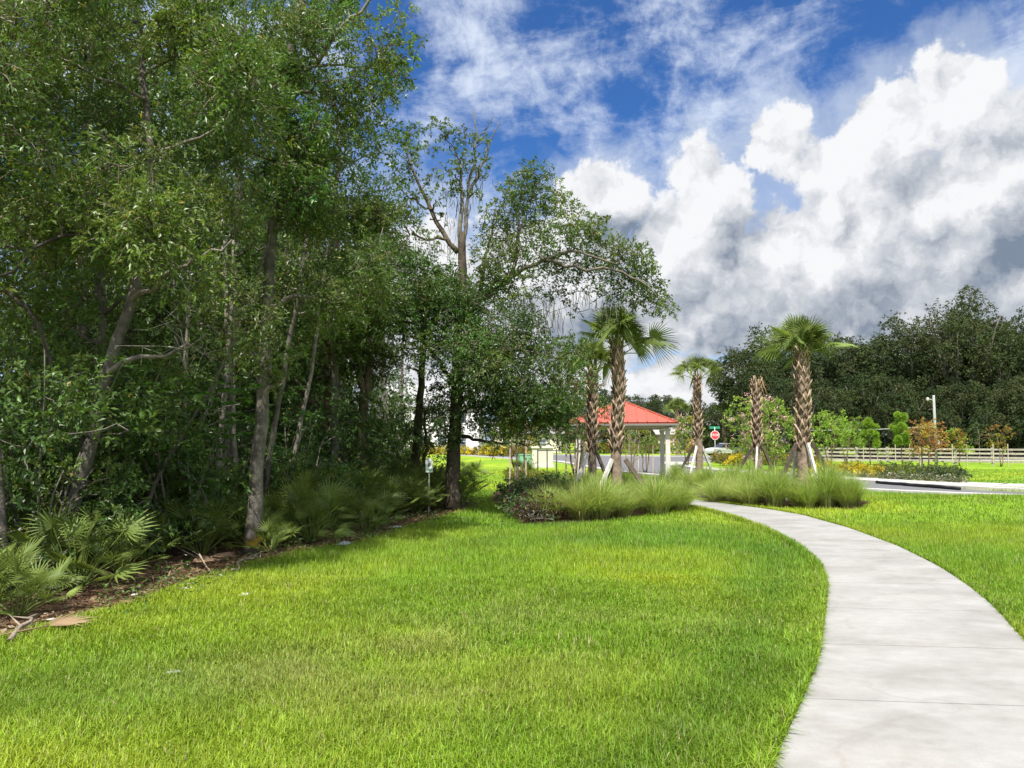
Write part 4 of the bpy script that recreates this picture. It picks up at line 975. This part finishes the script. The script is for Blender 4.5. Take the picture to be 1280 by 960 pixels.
# ------------------------------------------------------------------ small white notice on a thin post
b = at(536, 640, 17.3); b[2] = 0; zc = at(535, 583, 17.3)[2]; sg = thing('notice_sign', 'small white notice on a thin post beside the big oak', 'sign', tuple(b), D2(8))
g = Geo(); g.box((0, .012, zc / 2), (.03, .02, zc), (.30, .34, .27)); link('post', g.mesh('post', M_paint), sg)
g = Geo(); g.box((0, -.005, zc), (.16, .012, .27), (.72, .74, .72)); g.add([[-.08, -.005, zc + .135], [.08, -.005, zc + .135], [0, -.005, zc + .20], [-.08, .007, zc + .135], [.08, .007, zc + .135], [0, .007, zc + .20]], [[0, 1, 2], [3, 5, 4], [0, 2, 5], [0, 5, 3], [1, 4, 5], [1, 5, 2]], (.72, .74, .72)); pn = link('panel', g.mesh('panel', M_paint), sg)
g = Geo(); g.box((0, -.0135, zc + .035), (.065, .004, .075), (.10, .13, .10)); g.box((0, -.0135, zc - .075), (.12, .004, .05), (.25, .5, .3)); link('printed_emblem', g.mesh('printed_emblem', M_paint), pn)

# ------------------------------------------------------------------ four-rail fence
F0 = arr([24.6, 65.2, 0]); F1 = arr([41, 47.6, 0]); fl = np.linalg.norm(F1 - F0); fd = (F1 - F0) / fl; WD = arr([.37, .33, .285])
fe = thing('rail_fence', 'long weathered four-rail timber fence in front of the dark oaks', 'fence', tuple(F0))
npst = 11
for k in range(npst):
    g = Geo(); q = fd * fl * k / (npst - 1); g.box(q + [0, 0, .62], (.16, .16, 1.24), WD * R.uniform(.85, 1.05), rz=math.atan2(fd[1], fd[0])); link('post', g.mesh('post', M_wood), fe)
for k in range(npst - 1):
    for j in range(4):
        g = Geo(); a = fd * fl * (k + .0) / (npst - 1); b_ = fd * fl * (k + .995) / (npst - 1); nn = arr([fd[1], -fd[0], 0]) * .11
        g.beam(a + nn + [0, 0, .22 + j * .29], b_ + nn + [0, 0, .22 + j * .29], .035, .13, WD * R.uniform(.85, 1.12)); link('rail', g.mesh('rail', M_wood), fe)
# ------------------------------------------------------------------ lamp pole
Yp = 54.0; bP = gp(1168, 581.3); bP = arr([(1168 - 640) / 949 * Yp, Yp, 0]); lp = thing('lamp_pole', 'tall pale pole with small lamp arm standing behind the fence', 'lamp pole', tuple(bP))
ztp = at(1168, 494, Yp)[2]
g = Geo(); g.tube([(0, 0, 0), (0, 0, ztp)], [.105, .08], 10, (.27, .28, .265)); link('pole', g.mesh('pole', M_wall), lp)
g = Geo(); g.tube([(-.1, 0, ztp - .35), (-.3, 0, ztp - .28), (-.42, 0, ztp - .28)], .03, 6, (.4, .4, .4)); arm = link('arm', g.mesh('arm', M_paint), lp)
g = Geo(); g.tube([(-.42, 0, ztp - .17), (-.44, 0, ztp - .28), (-.44, 0, ztp - .42)], [.06, .10, .05], 10, (.5, .5, .48)); link('lamp_head', g.mesh('lamp_head', M_paint), arm)
g = Geo(); g.box((.17, 0, 1.5), (.14, .2, .5), (.4, .4, .38)); link('meter_box', g.mesh('meter_box', M_paint), lp)
za = at(1168, 533, Yp)[2]; g = Geo(); e = arr([20, 66, 0]); e = at(1010, 538, 66)
pts = [bP + [-.18, 0, za], (bP + [0, 0, za] + e) / 2 - [0, 0, .12], e]
g.tube(smoothline(pts, 12), .03, 5, (.5, .5, .5)); tag(link('cable', g.mesh('cable', M_plain)), 'pale cable strung left from the lamp pole', 'cable')
tag(link('cable_post', (lambda gg: (gg.tube([(e[0], e[1], 0), tuple(e + [0, 0, .2])], .07, 8, (.3, .25, .2)), gg.mesh('cable_post', M_wood))[1])(Geo())), 'thin timber post holding the far end of the cable', 'post')

# ------------------------------------------------------------------ far live oaks and woods
def far_oak(h, cr, n, nl, ll, cols, z0=.25, moss=True):
    t = Tree(); tr = h * .028
    p = t.trunk([(0, 0, 0), (R.normal() * .2, R.normal() * .2, h * .18), (R.normal() * .4, R.normal() * .4, h * .35), (R.normal() * .5, R.normal() * .5, h * .6)], tr * 1.2, tr * .5, arr([.16, .14, .12]), n=10, wob=.05, k=8)
    for k in range(7):
        a = k * .9 + R.random() * .4; r = cr * R.uniform(.45, .8); t.limb([p[4 + k % 4], p[5] + [math.cos(a) * r * .5, math.sin(a) * r * .5, h * .14], (math.cos(a) * r, math.sin(a) * r, h * R.uniform(.45, .85))], tr * .5, .05, arr([.13, .115, .10]), n=9, wob=.08, k=6)
    for _ in range(n):
        u = nrm(R.normal(size=3)); rr = R.random() ** .42; c = arr([u[0] * cr * rr, u[1] * cr * rr, h * (z0 + (1 - z0) / 2) + u[2] * h * (1 - z0) / 2 * rr])
        k = cr * R.uniform(.13, .24); clump(t.l, t.w, c, (k, k, k * .55), nl, ll, ll * .5, cols[R.integers(0, len(cols))], twigs=False, per=6)
        if moss and R.random() < .35: t.moss(c - [0, 0, k * .4], h * .14, 4, (.13, .13, .11))
    return t
FG = [arr([.046, .070, .026]), arr([.058, .082, .029]), arr([.038, .060, .023]), arr([.064, .080, .035])]
FV = [far_oak(15, 7.0, 130, 230, .30, FG), far_oak(14, 6.0, 110, 230, .29, FG), far_oak(17, 6.5, 90, 190, .27, [FG[1], FG[3], arr([.055, .068, .03])], .42), far_oak(11, 6.0, 100, 210, .30, FG, .06)]
fst = {}
FL = ['broad dark live oak in the tree mass beyond the fence', 'rounded dark live oak in the tree mass beyond the fence', 'tall open-topped grey green oak rising above the trees beyond the fence', 'low bushy dark tree filling the base of the trees beyond the fence']
for px, Y_, k, sc, lab in ((948, 92, 1, .98, 'leftmost rounded oak of the mass beyond the fence'), (985, 86, 0, .98, None), (1035, 84, 1, .97, None), (1075, 90, 0, .90, None), (1120, 82, 0, .90, None), (1165, 84, 1, 1.0, None), (1195, 78, 2, 1.02, None), (1225, 86, 2, .98, None), (1262, 78, 0, .96, None), (1310, 80, 1, .98, None), (1350, 84, 0, 1.0, None), (1400, 78, 1, 1.0, None), (1240, 96, 2, 1.05, None),
                           (960, 80, 3, .62, None), (1000, 76, 3, .7, None), (1045, 76, 3, .72, None), (1085, 75, 3, .75, None), (1125, 74, 3, .72, None), (1160, 77, 3, .72, None), (1200, 73, 3, .62, None), (1235, 72, 3, .7, None), (1272, 71, 3, .68, None), (1310, 70, 3, .7, None), (1180, 95, 3, 1.0, None), (1090, 96, 3, 1.1, None), (1020, 97, 3, 1.0, None), (1280, 92, 3, 1.1, None), (1330, 90, 3, 1.1, None),
                           (905, 104, 3, .62, 'low dark tree far behind the stop sign'), (880, 112, 3, .68, 'low dark tree far right of the pavilion roof'), (830, 118, 1, .62, 'far dark tree rising over the right end of the red roof'), (800, 122, 3, .85, 'low dark tree far behind the red roof'), (770, 115, 3, .8, 'low dark tree far behind the front palm'), (735, 118, 3, .9, 'low dark tree far behind the partly hidden palm'), (700, 125, 3, .8, 'low dark tree far left of the palms'), (850, 120, 3, .8, None), (930, 108, 3, .8, None),
                           (660, 120, 3, .8, 'low dark tree far beyond the utility box')):
    sc *= R.uniform(.72, 1.12) if k == 3 and px > 950 else 1
    loc = ((px - 640) / 949 * Y_, Y_, 0); lab = lab or FL[k]
    if k not in fst: t = FV[k].build('live_oak', lab, 'tree', np.zeros(3), 'live oaks beyond the fence', lm=M_far); fst[k] = t; t.location = loc; t.scale = (sc,) * 3; t.rotation_euler = (0, 0, R.random() * 6.28)
    else: dup(fst[k], loc, R.random() * 6.28, sc, lab)
for px, Y_, sc, lab in ((846, 92, 1.55, 'distant feathery palm right of the red roof'), (905, 96, 1.5, 'distant palm between the green palms and the dark oaks'), (786, 95, 1.35, 'distant palm behind the red roof')):
    g_ = dup(palms['B'], ((px - 640) / 949 * Y_, Y_, 0), R.random() * 6, sc, lab); del g_['group']

# ------------------------------------------------------------------ young planted trees
def young(h, cr, z0, n, nl, ll, lw, cols, fl=None, stems=1, up=.8, cl=.3):
    t = Tree()
    for k in range(stems):
        a = k / stems * 6.28 + .5; q = .12 * (stems > 1); t.limb([(math.cos(a) * q * .4, math.sin(a) * q * .4, 0), (math.cos(a) * q * 2, math.sin(a) * q * 2, z0), (math.cos(a) * cr * .4 * (stems > 1), math.sin(a) * cr * .4 * (stems > 1), h * .85)], .04, .012, arr([.19, .14, .10]), n=8, k=6)
    for _ in range(n):
        a = R.random() * 6.28; z = R.uniform(z0, h); f = math.sqrt(max(.05, 1 - abs((z - (z0 * .55 + h * .45)) / (h - z0)) ** 1.5 * 1.5)); r = cr * f * math.sqrt(R.random()); c = arr([math.cos(a) * r, math.sin(a) * r, z])
        t.join(c, arr([.17, .13, .09]), .015); clump(t.l, t.w, c, (cl, cl, cl * .9), nl, ll, lw, cols[R.integers(0, len(cols))], twigs=False, up=up)
        if fl is not None and R.random() < .4:
            m_ = 16; P = c + R.normal(size=(m_, 3)) * .09 + [0, 0, cl * .8]; t.m.leaves(P, R.normal(size=(m_, 3)), .09, .08, arr(fl) * R.uniform(.8, 1.2, (m_, 1)))
    return t
def plant(t, name, label, cat, px, Y_, group=None, sc=1.0, fname='hanging_moss'):
    x = (px - 640) / 949 * Y_; r = thing(name, label, cat, (x, Y_, 0), 0, group, sc)
    link('trunk', t.w.mesh('trunk', M_bark), r); link('crown', t.l.mesh('crown', M_leaf), r)
    if t.m.n: link('blossoms', t.m.mesh('blossoms', M_petal), r)
    return r
LIME = arr([.20, .31, .045]); PINEC = arr([.24, .38, .055]); ORG = arr([.37, .205, .075]); YO = arr([.36, .32, .045]); PINK = (.62, .38, .38)
stake0 = None
def stakes(px, Y_, n=2, h=1.5, sp=.55, lab='slim timber stake beside a young tree'):
    global stake0
    for k in range(n):
        x = (px - 640) / 949 * Y_ + (k - (n - 1) / 2) * sp * 2 / max(1, n - 1) * 1.0; y = Y_ - .1 + .2 * (k % 2)
        if stake0 is None:
            g = Geo(); g.beam((0, 0, 0), (.02, 0, 1.0), .045, .045, (.42, .36, .28)); stake0 = tag(link('tree_stake', g.mesh('tree_stake', M_wood)), lab, 'stake', 'stakes beside the young trees'); o = stake0
        else: o = stake0.copy(); COL.objects.link(o); o['label'] = lab
        o.location = (x, y, 0); o.scale = (1, 1, h)
plant(young(3.9, 1.8, .5, 85, 75, .13, .06, [LIME, LIME * 1.2, LIME * .8], PINK, 5, cl=.36), 'crepe_myrtle', 'largest lime green crepe myrtle with pink blossom behind the leafless palm', 'tree', 962, 42, None)
plant(young(4.2, 1.4, .9, 60, 70, .13, .06, [LIME, LIME * 1.2, LIME * .8], PINK, 4), 'crepe_myrtle', 'arching lime green crepe myrtle with pink blossom left of the leafless palm', 'tree', 934, 46, None)
plant(young(3.2, 1.2, .9, 44, 80, .13, .06, [LIME, YO, LIME * .8], PINK, 4), 'crepe_myrtle', 'yellowing crepe myrtle with pink blossom beside the smaller palm', 'tree', 858, 50, None)
plant(young(3.4, 1.4, 1.1, 50, 80, .13, .06, [LIME, LIME * 1.15], None, 3), 'crepe_myrtle', 'lime green crepe myrtle right of the stoutest palm', 'tree', 1036, 47, None)
plant(young(3.2, 1.5, 1.3, 44, 80, .13, .06, [LIME, LIME * 1.1, LIME * .7], None, 3), 'crepe_myrtle', 'flat-topped lime green crepe myrtle before the fence left of the pines', 'tree', 1056, 53, None)
def pine(h):
    t = Tree(); t.limb([(0, 0, 0), (.02, .03, h * .5), (0, 0, h)], .05, .015, arr([.17, .12, .09]), n=10, k=6)
    for k in range(24):
        z = h * R.uniform(.38, 1.0); r = .85 * (1.08 - z / h) ** .6 * R.uniform(.4, 1.1); a = R.random() * 6.28; c = arr([math.cos(a) * r, math.sin(a) * r, z + r * .4]); t.join(c, BARK, .015)
        m_ = 260; d = nrm(R.normal(size=(m_, 3)) + [math.cos(a) * .4, math.sin(a) * .4, .9]); t.l.leaves(c + d * .03, d, R.uniform(.22, .36, m_), .034, PINEC * R.uniform(.7, 1.3, (m_, 1)), droop=.05)
    return t
plant(pine(3.1), 'pine_sapling', 'smaller bright green pine sapling staked before the fence', 'tree', 1086, 54.5); stakes(1086, 54.3)
plant(pine(3.5), 'pine_sapling', 'taller bright green pine sapling left of the orange tree', 'tree', 1125, 53.5); stakes(1126, 53.3)
plant(young(2.6, .82, 1.05, 44, 85, .09, .045, [ORG, ORG * .85, YO, ORG], None, 3), 'crepe_myrtle', 'rounded orange-leaved young tree in the flower bed before the lamp pole', 'tree', 1156, 36.5); stakes(1157, 36.3, 2, 1.35, .42)
plant(young(2.5, .75, 1.0, 34, 80, .10, .05, [LIME, YO, LIME, arr([.25, .15, .03])], None, 1), 'young_tree', 'small yellow green young tree right of the lamp pole', 'tree', 1197, 51.5); stakes(1197, 51.3)
plant(young(2.6, .8, 1.1, 28, 60, .10, .05, [ORG * .8, YO * .8, arr([.13, .12, .04])], None, 2, cl=.24), 'young_tree', 'sparse rusty young tree before the fence at far right', 'tree', 1248, 50.5); stakes(1248, 50.3)
plant(young(3.0, .9, 1.3, 20, 40, .09, .045, [arr([.07, .11, .03]), DGR * 1.4], None, 1), 'young_tree', 'dark green young tree behind the fence right of the lamp pole', 'tree', 1222, 58)
# slim multi-stem trees behind the groundcover
plant(young(2.9, .8, 1.3, 20, 55, .10, .04, [LIME * .7, YO * .8, arr([.17, .09, .03])], None, 3), 'crepe_myrtle', 'slim multi-stemmed young tree left of the palms with reddish tips', 'tree', 647, 24.0); stakes(647, 23.8, 2, 1.7, .25)
plant(young(3.8, 1.2, 1.4, 74, 90, .09, .04, [GRN, YGR, GRN, arr([.16, .12, .04])], None, 3), 'crepe_myrtle', 'leafy multi-stemmed young tree hiding the left end of the red roof', 'tree', 721, 25.5); stakes(718, 25.3, 3, 1.6, .3)
plant(young(2.6, .9, 1.0, 20, 50, .10, .04, [LIME * .8, LIME * .6], None, 3), 'crepe_myrtle', 'small green young tree seen under the red roof', 'tree', 806, 40.0); stakes(806, 39.8, 2, 1.5, .4)
plant(young(2.8, 1.0, .9, 22, 50, .10, .04, [LIME * .8, LIME * .6, YO * .6], None, 3), 'crepe_myrtle', 'green young tree between the pavilion posts and the road', 'tree', 788, 38.0)

# ------------------------------------------------------------------ flower bed and other low shrubs
YFL = bush(.75, .55, 18, 90, .08, .05, [arr([.62, .50, .02]), arr([.40, .36, .03]), arr([.20, .20, .02])], 3)
GFL = bush(.85, .62, 24, 90, .09, .05, [arr([.12, .19, .03]), arr([.15, .21, .035]), arr([.19, .15, .035])], 3)
DFL = bush(.7, .6, 18, 70, .09, .05, [arr([.06, .10, .035]), arr([.08, .12, .04])], 3)
WFL = bush(.42, .42, 14, 60, .06, .045, [arr([.42, .40, .38]), arr([.14, .17, .08]), arr([.10, .15, .06])], 3)
ORF = bush(.7, .55, 18, 70, .08, .05, [arr([.20, .12, .02]), arr([.13, .16, .025]), arr([.24, .20, .02])], 3)
fs = {}
FN = {0: ('yellow_flowering_shrub', 'yellow flowering low shrub', YFL), 1: ('green_shrub', 'mid green low shrub', GFL), 2: ('dark_shrub', 'dark green strappy low shrub', DFL), 3: ('white_flowering_plant', 'low grey-white flowering plant at the front', WFL), 4: ('orange_shrub', 'orange-tinged low shrub', ORF)}
def bedplant(k, x, y, sc, where, grp):
    put(fs, FN[k][2], k, FN[k][0], FN[k][1] + where, 'shrub', grp, (x, y, 0), R.random() * 6.28, sc)
for i in range(64):       # main bed beside the road
    f = R.random(); px = 1022 + f * 180; d_ = R.random(); py = (588 + f * 9) * (1 - d_) + (594 + f * 9.5) * d_
    p = gp(px, py + 0.0)
    k = int(R.choice([0, 0, 0, 4])) if px < 1100 else int(R.choice([1, 1, 4, 2])) if px < 1140 else int(R.choice([2, 2, 1]))
    bedplant(k, p[0], p[1], R.uniform(.55, .8), ' in the long bed beyond the road', 'plants of the long bed beyond the road')
for i in range(12):
    f = (i + .5) / 12; p = gp(1030 + f * 178, 595 + f * 9.5); bedplant(3, p[0], p[1], R.uniform(.6, .95), ' in the long bed beyond the road', 'plants of the long bed beyond the road')
for i in range(22):       # bed near the stop sign
    f = R.random(); px = 888 + f * 130; p = gp(px, R.uniform(577, 582) + f * 5); bedplant(int(R.choice([1, 4, 0, 4])), p[0], p[1], R.uniform(.9, 1.3), ' in the bed behind the leafless palm', 'plants of the bed behind the leafless palm')
for i in range(26):       # planting along the front of the white house
    f = i / 25; px = 520 + f * 150 + R.normal() * 2; Y_ = 104 - f * 20; bedplant(int(R.choice([0, 0, 4])), (px - 640) / 949 * Y_, Y_ + R.normal() * .5, R.uniform(1.3, 1.9), ' along the front of the white house', 'yellow shrubs before the white house')
for i in range(10):
    f = i / 9; px = 730 + f * 110; Y_ = 108; bedplant(int(R.choice([1, 4])), (px - 640) / 949 * Y_, Y_, R.uniform(1.6, 2.4), ' on the far side of the cross road', 'shrubs beyond the cross road')

# ------------------------------------------------------------------ black erosion sock along the kerb
p = shift(RF, .42); i0 = int(np.argmin(np.hypot(p[:, 0] - 14.6, p[:, 1] - 29.5))); 
seg = arr([gp(1106, 604.6), gp(1130, 606.6), gp(1160, 609), gp(1190, 611.2), gp(1212, 613)]) + [-.32, 0, .064]
g = Geo(); g.tube(smoothline(seg, 16, .01), .058, 8, (.012, .012, .013), wob=.05); tag(link('erosion_sock', g.mesh('erosion_sock', M_plain)), 'black erosion control sock lying along the far kerb', 'erosion sock')
# ------------------------------------------------------------------ utility box, pier
b = arr([(655 - 640) / 949 * 46, 46, 0]); ub = thing('utility_box', 'green metal utility box on a pad beyond the oak', 'utility box', tuple(b), D2(12))
g = Geo(); g.box((0, 0, .06), (.9, .9, .12), (.5, .49, .46)); link('pad', g.mesh('pad', M_kerb), ub)
g = Geo(); g.box((0, 0, .48), (.66, .66, .72), (.16, .36, .24)); g.box((0, 0, .87), (.72, .72, .06), (.16, .36, .24)); bd = link('cabinet', g.mesh('cabinet', M_paint), ub)
g = Geo(); g.box((0, -.335, .46), (.58, .015, .6), (.18, .39, .26)); dr = link('door', g.mesh('door', M_paint), bd); 
b = arr([(677 - 640) / 949 * 49, 49, 0]); pr = thing('masonry_pier', 'cream masonry pier standing right of the green utility box', 'pier', tuple(b), D2(6))
g = Geo(); g.box((0, 0, .62), (1.35, .8, 1.24), (.55, .51, .44)); link('shaft', g.mesh('shaft', M_wall), pr)
g = Geo(); g.box((0, 0, 1.3), (1.5, .95, .12), (.6, .57, .5)); g.box((0, 0, .08), (1.5, .95, .16), (.5, .47, .42)); link('cap', g.mesh('cap', M_wall), pr)

# ------------------------------------------------------------------ houses
def house(name, label, loc, rz, w, d, wh, rh, wc, rc, wins, over=.5):
    h = thing(name, label, 'house', loc, rz)
    g = Geo(); g.box((0, 0, wh / 2), (w, d, wh), wc)
    g.add([[-w / 2, -d / 2, wh], [-w / 2, d / 2, wh], [-w / 2, 0, wh + rh], [w / 2, -d / 2, wh], [w / 2, d / 2, wh], [w / 2, 0, wh + rh]], [[0, 2, 1], [3, 4, 5]], wc); link('wall', g.mesh('wall', M_wall), h)
    g = Geo(); s_ = rh / (d / 2)
    for sg in (-1, 1):
        a = arr([[-w / 2 - over, sg * (d / 2 + over), wh - over * s_], [w / 2 + over, sg * (d / 2 + over), wh - over * s_], [w / 2 + over, 0, wh + rh], [-w / 2 - over, 0, wh + rh]]); t_ = a + [0, 0, .16]
        g.add(np.concatenate([a + [0, 0, .02], t_]), [[0, 1, 2], [0, 2, 3], [4, 5, 6], [4, 6, 7], [0, 1, 5], [0, 5, 4], [0, 4, 7], [0, 7, 3], [1, 2, 6], [1, 6, 5]], rc)
    link('roof', g.mesh('roof', M_plain), h)
    for x, z, ww, hh in wins:
        g = Geo(); y0 = -d / 2
        for bx, bz, sx, sz_ in ((x - ww / 2 - .05, z, .1, hh + .2), (x + ww / 2 + .05, z, .1, hh + .2), (x, z + hh / 2 + .05, ww, .1), (x, z - hh / 2 - .05, ww, .1), (x, z, ww, .05)): g.box((bx, y0 - .03, bz), (sx, .08, sz_), (.78, .78, .76))
        wn = link('window', g.mesh('window', M_paint), h); g = Geo(); g.box((x, y0 - .012, z), (ww, .03, hh), (.10, .12, .14)); link('pane', g.mesh('pane', M_glass), wn)
    return h
wins = [(x, z, 1.1, 1.7) for x in (-4.5, -1.4, 1.6, 4.6) for z in (1.7, 5.2)]
house('house', 'white two-storey house glimpsed behind the trunks', (-11.5, 114, 0), D2(-3), 14, 9, 7.0, 3.2, (.72, .71, .69), (.30, .30, .31), wins)
house('house', 'low beige house with grey roof far behind the stop sign', (27.5, 118, 0), D2(4), 12, 8, 2.9, 1.6, (.45, .36, .28), (.33, .32, .31), [(-3, 1.5, 1.2, 1.2), (2.5, 1.5, 1.2, 1.2)])
house('house', 'low cream house at the road end behind the utility box', (2.5, 122, 0), D2(-5), 11, 8, 3.1, 1.8, (.58, .52, .44), (.28, .27, .27), [(-3, 1.5, 1.2, 1.2), (2.5, 1.5, 1.2, 1.2)])

# ------------------------------------------------------------------ parked car beyond the junction
def car(loc, rz, body_c, label):
    c = thing('parked_car', label, 'car', loc, rz)
    prof = arr([[-2.2, .35], [-2.25, .75], [-2.1, .98], [-1.15, 1.03], [1.3, .98], [2.1, .85], [2.25, .6], [2.2, .32]])
    def extr(pr, w0, w1, c_, gg):
        n = len(pr); V = [[p[0], -w0(p), p[1]] for p in pr] + [[p[0], w0(p), p[1]] for p in pr]
        F = [[0, i + 1, i] for i in range(1, n - 1)] + [[n, n + i, n + i + 1] for i in range(1, n - 1)]
        for i in range(n): j = (i + 1) % n; F += [[i, j, n + j], [i, n + j, n + i]]
        gg.add(V, F, c_)
    g = Geo(); extr(prof, lambda p: .9 - .06 * (p[1] < .4) - .08 * (abs(p[0]) > 2.15), 0, body_c, g); bd = link('body', g.mesh('body', M_paint), c)
    g = Geo(); extr(arr([[-1.75, 1.0], [-1.2, 1.45], [.35, 1.47], [1.15, 1.0]]), lambda p: .84 - .16 * (p[1] > 1.2), 0, (.02, .022, .025), g); link('windows', g.mesh('windows', M_glass), c)
    g = Geo(); extr(arr([[-1.2, 1.455], [-1.0, 1.50], [.2, 1.51], [.35, 1.475]]), lambda p: .69, 0, body_c, g); link('roof', g.mesh('roof', M_paint), c)
    for sx in (-1.4, 1.4):
        for sy in (-1, 1):
            g = Geo(); g.tube([(sx, sy * .72, .33), (sx, sy * .93, .33)], .33, 16, (.02, .02, .02)); w_ = link('wheel', g.mesh('wheel', M_plain), c)
            g = Geo(); g.tube([(sx, sy * .9, .33), (sx, sy * .945, .33)], .19, 12, (.45, .45, .46)); link('rim', g.mesh('rim', M_paint), w_)
    for sy in (-.62, .62):
        g = Geo(); g.box((2.2, sy, .68), (.1, .34, .13), (.75, .75, .72)); link('headlight', g.mesh('headlight', M_glass), c)
car(((905 - 640) / 949 * 90, 90, 0), D2(200), (.62, .63, .65), 'silver parked car far behind the stop sign')
# ------------------------------------------------------------------ litter and fallen wood
def scrap(px, py, sx, sy, colr, name, label, cat):
    b = gp(px, py, .03); g = Geo(); n = 9; u = np.linspace(-1, 1, n); A, B = np.meshgrid(u, u); z = np.clip(np.abs(R.normal(.25, .12, A.shape)) * sx * .6 * (1.2 - np.maximum(abs(A), abs(B))), 0, .05); V = np.stack([A * sx * R.uniform(.7, 1.1, A.shape), B * sy * R.uniform(.7, 1.1, A.shape), z], -1).reshape(-1, 3)
    i = (np.arange(n - 1)[:, None] * n + np.arange(n - 1)).ravel(); g.add(V, np.concatenate([np.stack([i, i + 1, i + n + 1], -1), np.stack([i, i + n + 1, i + n], -1)]), arr(colr) * R.uniform(.8, 1.1, (n * n, 1)), True)
    o = link(name, g.mesh(name, M_moss)); o.location = tuple(b + [0, 0, .015]); o.rotation_euler = (0, 0, R.random() * 3); tag(o, label, cat)
scrap(305, 745, .075, .05, (.7, .7, .66), 'paper_scrap', 'white crumpled paper scrap lying on the lawn before the tall trunk', 'litter')
scrap(216, 843, .05, .03, (.5, .52, .5), 'paper_scrap', 'small grey scrap lying out in the near lawn at left', 'litter')
scrap(430, 681, .16, .10, (.50, .56, .66), 'plastic_wrapper', 'blue and white crumpled plastic at the edge of the palmettos', 'litter')
scrap(232, 737, .07, .05, (.6, .58, .54), 'paper_scrap', 'pale scrap half hidden in weeds beside the bare soil', 'litter')
scrap(168, 745, .04, .03, (.7, .68, .64), 'paper_scrap', 'tiny white scrap on the bare soil right of the largest palmetto', 'litter')
scrap(64, 776, .045, .03, (.6, .58, .55), 'paper_scrap', 'tiny white scrap on the bare soil near the fallen branch', 'litter')
scrap(495, 660, .14, .07, (.45, .44, .42), 'plastic_wrapper', 'pale grey crumpled wrapper under the far palmettos', 'litter')
def stick(p0, p1, r, label, c=(.22, .18, .14)):
    a, b = gp(*p0, .05), gp(*p1, .06); g = Geo(); p = curve(a, b, .15, 9, .06); g.tube(p - a, np.linspace(r, r * .4, 9), 6, c, wob=.06)
    for k in (3, 5): g.tube([p[k] - a, p[k] - a + R.normal(size=3) * [.15, .15, .03] + [0, 0, .06]], [r * .5, .003], 5, c)
    o = link('fallen_branch', g.mesh('fallen_branch', M_bark)); o.location = tuple(a); tag(o, label, 'branch')
stick((12, 800), (50, 768), .022, 'grey fallen branch lying in the lower left corner')
stick((290, 712), (330, 690), .015, 'thin fallen stick beside the tall straight trunk', (.26, .21, .16))
stick((228, 690), (262, 712), .018, 'pale fallen stick among dead fronds left of the tall trunk', (.30, .24, .17))
# dry palm fronds dropped on the bare soil
for px, py, lab in ((240, 708, 'dry tan frond on the soil left of the tall trunk'), (262, 700, 'dry brown frond on the soil close to the tall trunk'), (60, 790, 'dry brown frond beside the fallen branch')):
    b = gp(px, py, .03); g = Geo(); a = R.random() * 6.28; fan(g, arr([0, 0, .05]), (math.cos(a), math.sin(a), .1), 13, D2(120), .38, .1, arr([.30, .21, .13])); g.tube([(0, 0, .05), (-math.cos(a) * .4, -math.sin(a) * .4, .02)], .008, 4, (.25, .17, .1))
    o = link('fallen_frond', g.mesh('fallen_frond', M_moss)); o.location = tuple(b); tag(o, lab, 'palm frond')
S.cycles.use_denoising = True
S.cycles.max_bounces = 8; S.cycles.transparent_max_bounces = 4; S.cycles.transmission_bounces = 4; S.cycles.diffuse_bounces = 3; S.cycles.glossy_bounces = 2
